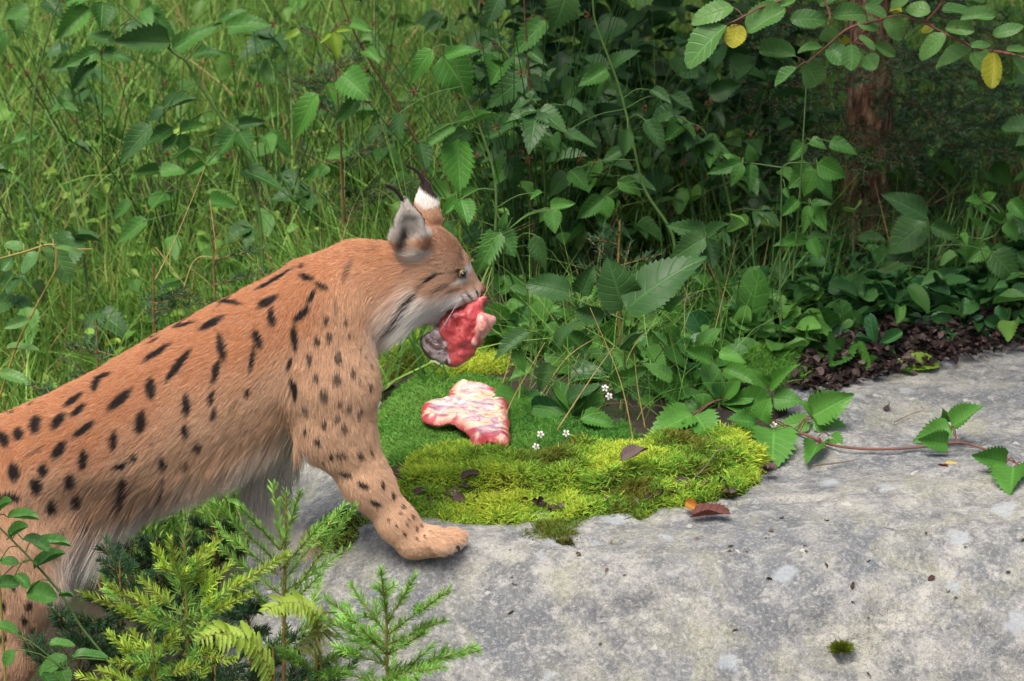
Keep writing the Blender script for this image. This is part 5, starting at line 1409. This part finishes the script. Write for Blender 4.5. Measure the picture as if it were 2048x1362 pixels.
# ------------------------------------------------------------------ rushes
def rush(label, bx, by, n, hmin, hmax, seed, spread=0.35, group=None):
    r = np.random.default_rng(seed)
    p = pT(bx, by); root = empty('rush_clump', p); tag(root, label, 'rush', group)
    mb = MB()
    for k in range(n):
        a = p + np.array([r.normal() * 0.025, r.normal() * 0.025, -0.01]); h = r.uniform(hmin, hmax)
        d = np.array([r.normal() * spread, r.normal() * spread, 1.0]); d = nrm(d)
        bend = np.array([d[0], d[1], -0.2]) * 0.10
        tt = np.linspace(0, 1, 7)[:, None]
        pp = a + d * h * tt + bend * h * tt ** 2
        mb.add(*tube(pp, np.linspace(0.0021, 0.0007, 7), 5), 0)
        if r.random() < 0.45:
            c_ = pp[4] * 0.5 + pp[5] * 0.5
            sh = MB()
            for _ in range(14):
                e = c_ + nrm(r.normal(size=3)) * r.uniform(0.004, 0.012)
                sh.add(*tube([c_, e, e + (e - c_) * 0.25], [0.0005, 0.0018, 0.0004], 4))
            shift_mesh(sh.obj('seed_head', [M['seed']], root), root)
    shift_mesh(mb.obj('stems', [M['stem_dark']], root), root)
rush('dense clump of tall dark rushes fanning up beside the lynx\'s head', 1045, 600, 34, 0.45, 0.95, 1, 0.30)
rush('tall dark rushes in the thicket right of the lynx\'s forehead', 1120, 590, 22, 0.5, 0.9, 2, 0.30)
rush('rushes standing by the bramble in front of the tree trunk', 1385, 600, 9, 0.3, 0.7, 3, 0.2)
rush('sparse rushes rising from the grass behind the lynx\'s shoulders', 560, 520, 20, 0.5, 0.85, 4, 0.40)
rush('sparse rushes near the tall thin spruce', 740, 470, 18, 0.5, 0.8, 5, 0.35)
rush('rushes with brown seed heads among the grass behind the lynx\'s rump', 350, 560, 14, 0.45, 0.8, 6, 0.30)
rush('rushes at the far edge of the grass beyond the raspberry canes', 200, 420, 14, 0.5, 0.8, 7, 0.35)

# ------------------------------------------------------------------ grass
def meadow(name, label, n, xr, yr, hl, cols, probs, seed, keep=None, wid=(0.0025, 0.0078), lean=0.55, bendk=0.7, mat='grass', nseg=4):
    r = np.random.default_rng(seed)
    x = r.uniform(*xr, n); y = r.uniform(*yr, n)
    if keep is not None:
        k = r.random(n) < keep(x, y); x, y = x[k], y[k]
    n = len(x); z = top_z(x, y) - 0.005
    clx = n2(x, y, 3.0, 2, seed * 1.0); cly = n2(x, y, 3.0, 2, seed * 1.7 + 5)
    d = np.stack([clx * 0.8 + r.normal(size=n) * lean * 0.6, cly * 0.8 + r.normal(size=n) * lean * 0.6, np.ones(n)], -1)
    az = r.uniform(0, 2 * math.pi, n)
    bend = np.stack([np.cos(az), np.sin(az), -0.55 * np.ones(n)], -1) * (bendk * r.random(n) ** 1.3)[:, None]
    V, F, bi, tt = blades(np.stack([x, y, z], -1), d, r.uniform(*hl, n), r.uniform(*wid, n), bend, nseg, r=r)
    c = np.array(cols)[r.choice(len(cols), n, p=probs)] * (0.85 + 0.55 * r.random(n))[:, None]
    mb = MB(); mb.add(V, F, 0, c[bi])
    o = mb.obj(name, [M[mat]]); tag(o, label, 'grass', kind='stuff')
    return o
GC = [(0.20, 0.36, 0.065), (0.12, 0.26, 0.045), (0.27, 0.42, 0.10), (0.40, 0.30, 0.12), (0.07, 0.17, 0.04)]
behind = lambda x, y: np.where(y > np.where(x > -0.12, np.maximum(y_edge(x) + 0.75, 7.95), 7.1), 1.0, 0.0)
behind2 = lambda x, y: np.where(y > y_edge(x) + 0.30, 1.0, 0.0)
darkside = lambda x, y: behind(x, y) * np.where((x > 0.35) & (y < 9.2), 0.45, 1.0)
meadow('meadow_grass', 'long tangled meadow grass behind the lynx and boulder', 46000, (-2.4, 2.4), (7.0, 12.6), (0.14, 0.42), GC, [.34, .28, .18, .08, .12], 3, darkside)
meadow('tall_grass', 'tall thin arching grass stalks over the meadow', 3600, (-2.2, 2.0), (7.2, 12.0), (0.4, 0.75), GC, [.30, .30, .20, .12, .08], 4, darkside, (0.0016, 0.0035), 0.35, 0.6, nseg=6)
meadow('slope_grass', 'bright grass on the low slope behind the lynx', 12000, (-2.0, -0.40), (7.12, 8.3), (0.08, 0.26), [tuple(1.25 * q_ for q_ in c_) for c_ in GC], [.34, .28, .18, .08, .12], 5)
inpoly = lambda poly: (lambda PX: (lambda x, y: (poly_field(PX, x, y) > 0) * 1.0))(np.array([pZ(*p_, 0.05)[:2] for p_ in poly]))
meadow('fine_grass', 'fine arching grass blades growing through the moss and brambles', 1100, (-0.15, 0.75), (6.7, 7.6), (0.14, 0.36), [(0.24, 0.42, 0.09), (0.16, 0.34, 0.07), (0.52, 0.40, 0.17)], [.56, .36, .08], 6,
       inpoly([(1010, 800), (1000, 690), (1060, 640), (1250, 630), (1480, 650), (1500, 720), (1440, 790), (1300, 860), (1180, 850)]), (0.0013, 0.0024), 0.7, 1.0)
meadow('shade_grass', 'sparse dark grass in the gloom round the tree trunk\'s foot', 3600, (0.45, 2.0), (7.3, 8.6), (0.10, 0.30), [(0.06, 0.15, 0.035), (0.10, 0.21, 0.05), (0.26, 0.19, 0.08)], [.5, .38, .12], 16, behind2)
# single straw-coloured dry stems
sr = random.Random(8)
for k, pth in enumerate([[(1000, 860), (1030, 790), (1090, 685)], [(1090, 690), (1062, 722), (1120, 780)], [(1270, 900), (1240, 760), (1180, 615)], [(1240, 820), (1255, 720), (1290, 660)], [(1110, 870), (1180, 760), (1230, 690)], [(1005, 770), (1020, 720), (1024, 683)],
                         [(1290, 860), (1276, 780), (1268, 705)], [(925, 900), (945, 930), (938, 950)], [(1060, 830), (1130, 720), (1200, 670)], [(310, 560), (350, 480), (410, 335)], [(420, 400), (432, 500), (428, 525)], [(360, 600), (390, 520), (440, 515)], [(312, 495), (350, 545), (385, 590)]]):
    p0 = pT(*pth[0])
    pts_ = [p0] + [pY(x, y, p0[1] - 0.01 * i) for i, (x, y) in enumerate(pth[1:])] if pth[0][1] > 600 else [pY(x, y, 7.35) for (x, y) in pth]
    mb = MB(); pp = smooth_path(pts_, 6); mb.add(*tube(pp, np.linspace(0.0017, 0.0008, len(pp)), 5))
    o = mb.obj('dry_grass_stem', [M['straw']])
    tag(o, 'dry straw-coloured grass stem sticking out of the greenery', 'grass stem', 'dry grass stems')

# ------------------------------------------------------------------ leafy undergrowth seen as one mass
def leaf_mass(name, label, n, sampler, L_, shapes, cols, seed, mat='moss', kindmat='grass'):
    r = np.random.default_rng(seed); lr.seed(seed)
    mb = MB()
    per = {}
    for k in range(n):
        p, az, tilt, ll = sampler(r)
        sh = shapes[r.integers(len(shapes))]; var = int(r.integers(4))
        leaf_mesh(sh, 'rasp', var); V, F, _ = _leafcache[((sh, 'rasp', var), 'raw')]
        y = np.array([math.cos(az) * math.cos(tilt), math.sin(az) * math.cos(tilt), math.sin(tilt)])
        nn = nrm(UPV + r.normal(size=3) * 0.35); nn = nrm(nn - (nn @ y) * y); x = np.cross(y, nn)
        w = r.uniform(.45, .75)
        W_ = V[:, 0:1] * x * w * ll + V[:, 1:2] * y * ll + V[:, 2:3] * nn * ll + p
        c = np.array(cols[r.integers(len(cols))]) * r.uniform(0.7, 1.3)
        mb.add(W_, F, 0, c)
    o = mb.obj(name, [M[kindmat]]); tag(o, label, 'undergrowth', kind='stuff')
def und(xr, yr, zr, dens=None):
    def f(r):
        x, y = r.uniform(*xr), r.uniform(*yr)
        z = float(ground_z(x, y)) + r.uniform(*zr)
        return np.array([x, y, z]), r.uniform(0, 6.28), r.uniform(-0.7, 0.3), r.uniform(0.045, 0.10)
    return f
leaf_mass('undergrowth', 'mass of dark leaves filling the thicket behind the boulder', 900, und((-0.1, 0.72), (7.75, 9.2), (0.03, 0.50)), 0.08, ['rasp', 'round', 'lance'], [(0.02, 0.06, 0.018), (0.03, 0.085, 0.022), (0.05, 0.12, 0.03)], 9)
leaf_mass('meadow_herbs', 'small leafy herbs scattered through the meadow grass', 1300, und((-2.0, 2.0), (7.4, 12), (0.02, 0.30)), 0.06, ['rasp', 'round', 'lance'], [(0.10, 0.24, 0.05), (0.07, 0.19, 0.035), (0.15, 0.30, 0.06)], 10)
def slope(r):
    x, y = r.uniform(-1.6, -0.45), r.uniform(7.0, 8.6)
    return np.array([x, y, float(ground_z(x, y)) + r.uniform(0.03, 0.22)]), r.uniform(0, 6.28), r.uniform(-0.5, 0.6), r.uniform(0.018, 0.045)
leaf_mass('meadow_herbs', 'small yellow-green herbs in the grass just behind the lynx\'s back', 900, slope, 0.03, ['round', 'lance', 'rasp'], [(0.20, 0.36, 0.06), (0.28, 0.42, 0.08), (0.13, 0.28, 0.05)], 19)
def low2(r):
    px, py = r.uniform(1540, 2180), r.uniform(545, 665)
    p = pT(px, py); p = p + np.array([0, 0, r.uniform(0.01, 0.09)])
    return p, r.uniform(0, 6.28), r.uniform(-0.3, 0.5), r.uniform(0.04, 0.085)
def low(r):
    px, py = r.uniform(1000, 1640), r.uniform(600, 720)
    p = pT(px, py); p = p + np.array([0, 0, r.uniform(0.01, 0.06)])
    return p, r.uniform(0, 6.28), r.uniform(-0.3, 0.5), r.uniform(0.04, 0.075)
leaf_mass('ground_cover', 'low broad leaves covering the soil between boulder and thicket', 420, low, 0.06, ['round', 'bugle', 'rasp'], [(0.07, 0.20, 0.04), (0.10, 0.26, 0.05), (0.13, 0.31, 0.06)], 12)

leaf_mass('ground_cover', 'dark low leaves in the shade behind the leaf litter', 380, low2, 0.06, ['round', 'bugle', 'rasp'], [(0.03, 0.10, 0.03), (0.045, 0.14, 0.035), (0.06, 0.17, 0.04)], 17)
# ------------------------------------------------------------------ moss
def moss(name, label, poly, h, n, cols, probs, ln, seed, wid=0.0022, lump=0.4, zz=0.0):
    r = np.random.default_rng(seed)
    PX = np.array([pZ(*p_, 0.03 + h * 0.5 + zz)[:2] for p_ in poly])
    lo, hi = PX.min(0) - 0.02, PX.max(0) + 0.02
    jit = lambda x, y: 0.052 * n2(x, y, 22, 3, seed * 3.1)
    sdf = lambda x, y: poly_field(PX, x, y) + jit(x, y)
    hz = lambda x, y, s_: top_z(x, y) + h * np.sqrt(np.clip(s_ / (0.045), 0, 1)) * (1 + lump * (n2(x, y, 13, 3, seed * 1.0) * 1.6 + n2(x, y, 34, 2, seed * 2.0) * 0.9)) - 0.006
    xs = np.arange(lo[0], hi[0], 0.008); ys = np.arange(lo[1], hi[1], 0.008)
    X, Y = np.meshgrid(xs, ys); S_ = sdf(X, Y)
    V = np.stack([X, Y, np.where(S_ > -0.004, hz(X, Y, S_), top_z(X, Y) - 0.03)], -1).reshape(-1, 3)
    nx = len(xs); ii = (np.arange(len(ys) - 1)[:, None] * nx + np.arange(nx - 1)[None])
    F = np.stack([ii, ii + 1, ii + nx + 1, ii + nx], -1).reshape(-1, 4)
    F = F[(S_.ravel()[F] > -0.012).all(1)]
    mb = MB(); used = np.unique(F); rm = np.full(len(V), -1); rm[used] = np.arange(len(used))
    mb.add(V[used], rm[F], 0, np.array(cols[0]) * 0.45)
    x = r.uniform(lo[0], hi[0], n * 3); y = r.uniform(lo[1], hi[1], n * 3)
    s_ = sdf(x, y); k = s_ > 0; x, y, s_ = x[k][:n], y[k][:n], s_[k][:n]
    z = hz(x, y, s_)
    e = 0.004
    gx_ = (hz(x + e, y, s_) - z) / e; gy_ = (hz(x, y + e, sdf(x, y + e)) - z) / e
    nn = nrm(np.stack([-np.clip(gx_, -2, 2), -np.clip(gy_, -2, 2), np.ones(len(x))], -1))
    d = nrm(nn + r.normal(size=(len(x), 3)) * 0.45)
    az = r.uniform(0, 6.28, len(x)); bend = np.stack([np.cos(az), np.sin(az), -0.3 + 0 * az], -1) * 0.5
    V, F, bi, tt = blades(np.stack([x, y, z - 0.001], -1), d, ln * r.uniform(0.5, 1.4, len(x)), wid * r.uniform(0.6, 1.4, len(x)), bend, 2, 0.35, r=r)
    zone = 1.5 * n2(x, y, 7, 3, seed * 2.2 + 4)
    ci = np.clip(((zone * 0.9 + 0.5 + r.normal(size=len(x)) * 0.16) * len(cols)).astype(int), 0, len(cols) - 1)
    c = np.array(cols)[ci] * (0.75 + 0.5 * r.random(len(x)))[:, None]
    mb.add(V, F, 0, c[bi])
    o = mb.obj(name, [M['moss']]); tag(o, label, 'moss', kind='stuff')
YG, LG, FG, OL = (0.56, 0.66, 0.08), (0.38, 0.56, 0.07), (0.15, 0.38, 0.05), (0.19, 0.20, 0.035)
moss('moss_mat', 'fine short green moss mat under the meat slab', [(730, 800), (790, 768), (850, 752), (1000, 775), (1090, 810), (1220, 840), (1310, 880), (1210, 908), (1050, 918), (900, 932), (800, 938), (735, 905)], 0.012, 42000, [(0.11, 0.30, 0.055), (0.16, 0.38, 0.06), (0.21, 0.42, 0.08)], None, 0.008, 1, 0.0017, 0.3)
moss('moss_cushion', 'thick yellow-green moss cushion along the front of the moss bed', [(795, 965), (850, 905), (950, 895), (1040, 922), (1150, 895), (1250, 898), (1350, 882), (1440, 865), (1500, 882), (1518, 940), (1480, 965), (1380, 985), (1300, 1000), (1200, 1015), (1080, 1020), (980, 1012), (880, 1015), (805, 992)], 0.018, 60000, [OL, FG, LG, LG, YG, YG], None, 0.014, 2, 0.0026, 1.1)
moss('moss_patch', 'loose yellow-green moss behind the hanging meat', [(745, 690), (800, 655), (860, 645), (900, 690), (1000, 690), (1020, 760), (900, 772), (840, 752), (755, 748)], 0.018, 17000, [OL, FG, LG, YG], None, 0.013, 3, 0.0026, 0.6)
moss('moss_tuft', 'small dark moss tuft alone on the rock below the cushion', [(1045, 1045), (1075, 1022), (1120, 1018), (1168, 1028), (1160, 1050), (1080, 1060)], 0.012, 3600, [(0.07, 0.07, 0.03), OL, (0.15, 0.24, 0.04)], None, 0.012, 4, 0.0024)
moss('moss_tuft', 'mossy patch on the rock between the lynx\'s forelegs', [(620, 1000), (660, 970), (715, 980), (748, 1015), (700, 1035), (650, 1030)], 0.012, 5000, [OL, (0.06, 0.06, 0.03), LG], None, 0.012, 5, 0.0024)
moss('moss_patch', 'upright hair moss beside the litter at the rock\'s edge', [(1370, 690), (1480, 690), (1590, 720), (1600, 770), (1500, 780), (1400, 770)], 0.012, 9000, [FG, (0.14, 0.31, 0.05), (0.09, 0.25, 0.04)], None, 0.022, 6, 0.0022)
cp_ = to_rock(1682, 1298)
r = np.random.default_rng(15); n = 1500
off = r.normal(size=(n, 3)) * np.array([0.009, 0.006, 0.004]); nn = nrm(off + np.array([0, -0.004, 0.012]))
V, F, bi, tt = blades(cp_ + off * 0.9 + np.array([0, 0, 0.002]), nn, 0.007, 0.0022, np.zeros((n, 3)), 1, 0.4, r=r)
mb = MB(); mb.add(V, F, 0, (np.array([0.16, 0.21, 0.02]) * (0.6 + 0.8 * r.random(n))[:, None])[bi]); o = mb.obj('moss_tuft', [M['moss']]); tag(o, 'tiny round moss cushion in a crack on the boulder\'s face', 'moss', kind='stuff')

# ------------------------------------------------------------------ leaf litter
PROF['dead'] = (0.55, 0.7, 0.8, 8, 0.26)
def dead(label, x, y, lpx, ang, wr, mat, up=0.006, var=None, group=None):
    p = pT(x, y) + np.array([0, 0, up]); d = np.array([math.cos(ang), math.sin(ang), lr.uniform(0.0, 0.25)]) * lpx * MPX
    o = put_leaf(None, p - d * 0.5, p + d * 0.5, wr, 'dead', mat, 0.1, name='dead_leaf', var=var, roll=lr.uniform(-0.6, 0.6))
    tag(o, label, 'leaf', group)
dead('curled red-brown dead leaf with a dark stalk on bare rock', 1420, 1040, 80, 0.05, .38, 'dead_red', 0.010, 1)
dead('curled orange scrap of leaf at the red-brown leaf\'s end', 1383, 1033, 34, 2.2, .6, 'dead_orange', 0.016, 3)
dead('pale yellow dead leaf on the bare rock below the runner', 1905, 937, 34, 0.1, .5, 'dead_yellow', 0.006, 2)
dead('brown dead leaf touching the pale yellow one', 1888, 941, 26, 2.8, .5, 'dead_red', 0.005, 1)
dead('purplish dead leaf on the moss cushion\'s crest', 1268, 958, 62, 0.4, .6, 'dead', 0.045, 3)
dead('pale greyish leaf lying on the moss below the hanging meat', 876, 748, 42, -0.3, .45, 'dead_pale', 0.025, 2)
dead('cream leaf scrap standing beside the green leaves', 1229, 872, 26, 1.0, .7, 'dead_pale', 0.03, 2)
dead('grey-brown dead leaf on the moss cushion near the lynx\'s leg', 940, 985, 44, 0.5, .4, 'dead', 0.035, 1)
dead('dark dead leaf at the moss cushion\'s corner beside the runner', 1535, 940, 40, 1.3, .5, 'dead', 0.012, 2)
dead('grey dead leaf on the rock behind the runner', 1774, 820, 32, 1.4, .6, 'dead', 0.006, 0)
dead('small maroon dead leaf on rock below the moss cushion', 1020, 1032, 28, 0.2, .6, 'dead_red', 0.008, 3)
dead('brown dead leaf on the moss mat by the lynx\'s chest', 775, 795, 40, 0.6, .5, 'dead', 0.012, 3)
dead('long brown curled leaf lying on the low green leaves', 1390, 655, 75, 0.0, .3, 'dead', 0.06, 1)
for k in range(16):
    dead('small dark dead leaf at the moss cushion\'s front rim', lr.uniform(830, 1500), lr.uniform(985, 1006) - max(0, 0), lr.uniform(22, 44), lr.uniform(0, 6.28), lr.uniform(.4, .7), 'dead', 0.014, group='dead leaves along the moss rim')
def lit(poly):
    PX = np.array([pZ(*p_, 0.03)[:2] for p_ in poly]); lo, hi = PX.min(0), PX.max(0)
    def f(r):
        while True:
            x, y = r.uniform(lo[0], hi[0]), r.uniform(lo[1], hi[1])
            if poly_field(PX, np.array([x]), np.array([y]))[0] > 0: break
        return np.array([x, y, float(top_z(x, y)) + r.uniform(0.002, 0.022)]), r.uniform(0, 6.28), r.uniform(-0.5, 0.5), r.uniform(0.009, 0.027)
    return f
M['litter'] = tint_mat('litter', 0.8, 0.05, 0.15, 0.4, 90)
leaf_mass('leaf_litter', 'dark purplish rotting leaf litter between the rosettes and bare rock', 1500, lit([(1580, 785), (1600, 735), (1700, 690), (1850, 675), (2060, 635), (2200, 615), (2200, 660), (2060, 692), (1850, 738), (1740, 765), (1650, 792)]), 0.03, ['dead'], [(0.03, 0.019, 0.018), (0.055, 0.036, 0.034), (0.02, 0.013, 0.012), (0.11, 0.08, 0.07)], 13, kindmat='litter')
leaf_mass('leaf_litter', 'dead leaf crumbs along the moss cushion and rock crevices', 150, lit([(800, 1000), (1000, 1010), (1200, 1018), (1400, 985), (1530, 950), (1540, 935), (1500, 960), (1380, 972), (1200, 1004), (1000, 998), (810, 985)]), 0.03, ['dead'], [(0.05, 0.030, 0.028), (0.085, 0.055, 0.05), (0.11, 0.08, 0.07)], 14, kindmat='litter')
def crumb(r):
    p = to_rock(r.uniform(900, 2100), 1362 - 330 * r.random() ** 0.8)
    p[2] = float(rock_z(np.array([p[0]]), np.array([p[1]]))[0]) + 0.003
    return p, r.uniform(0, 6.28), r.uniform(-0.5, 0.2), r.uniform(0.005, 0.016)
leaf_mass('leaf_crumbs', 'tiny dark leaf crumbs scattered over the bare boulder', 40, crumb, 0.01, ['dead', 'lance'], [(0.05, 0.03, 0.025), (0.10, 0.07, 0.05), (0.16, 0.12, 0.07)], 23, kindmat='litter')
def stick(label, pth, r0, up=0.008):
    pp = smooth_path([pT(x, y) + np.array([0, 0, up]) for x, y in pth], 5)
    mb = MB(); mb.add(*tube(pp, np.linspace(r0, r0 * 0.5, len(pp)), 6)); o = mb.obj('twig', [M['stick']]); tag(o, label, 'twig')
stick('thin bent tan twig on the moss cushion\'s end', [(1370, 1000), (1410, 970), (1435, 938), (1468, 936)], 0.0017, 0.03)
stick('brown twig behind the hanging meat', [(770, 664), (830, 655), (890, 648)], 0.0032, 0.02)
stick('thin dark twig on bare rock behind the runner', [(1788, 850), (1820, 832), (1850, 824)], 0.0014, 0.003)
stick('dark crooked twig on bare rock below the runner', [(1625, 935), (1680, 930), (1715, 925)], 0.0022, 0.003)

# ------------------------------------------------------------------ small white flowers and far seed heads
for k, (x, y, sx, sy) in enumerate([(1072, 893, 1060, 910), (1132, 866, 1110, 905), (1081, 868, 1075, 905), (1210, 776, 1190, 860), (1547, 850, 1548, 862), (1218, 792, 1200, 850)]):
    p0 = pT(sx, sy); c_ = pY(x, y, p0[1] - 0.01)
    root = empty('bramble_flower', p0); tag(root, 'small white five-petalled bramble flower near the moss', 'flower', 'white bramble flowers')
    mb = MB(); mb.add(*tube(smooth_path([p0, 0.5 * (p0 + c_), c_], 3), 0.001, 5)); shift_mesh(mb.obj('stalk', [M['stem_green']], root), root)
    PROF['petal'] = (0.7, 0.35, 0.5, 8, 0.0)
    fz = nrm(np.array([0.1 * math.sin(k * 3), -0.8, 0.6])); ex = nrm(np.cross(fz, UPV)); ey = np.cross(ex, fz)
    for j in range(5):
        a = j * 2 * math.pi / 5 + k
        put_leaf(root, c_, c_ + (ex * math.cos(a) + ey * math.sin(a)) * 0.0078, 0.6, 'petal', 'petal', 0.9, name='petal')
    mb = MB(); 
    for j in range(8):
        a = j * 0.785; mb.add(*tube([c_, c_ + fz * 0.004 + (ex * math.cos(a) + ey * math.sin(a)) * 0.0025], [0.0008, 0.0005], 4))
    shift_mesh(mb.obj('stamens', [M['stamen']], root), root)
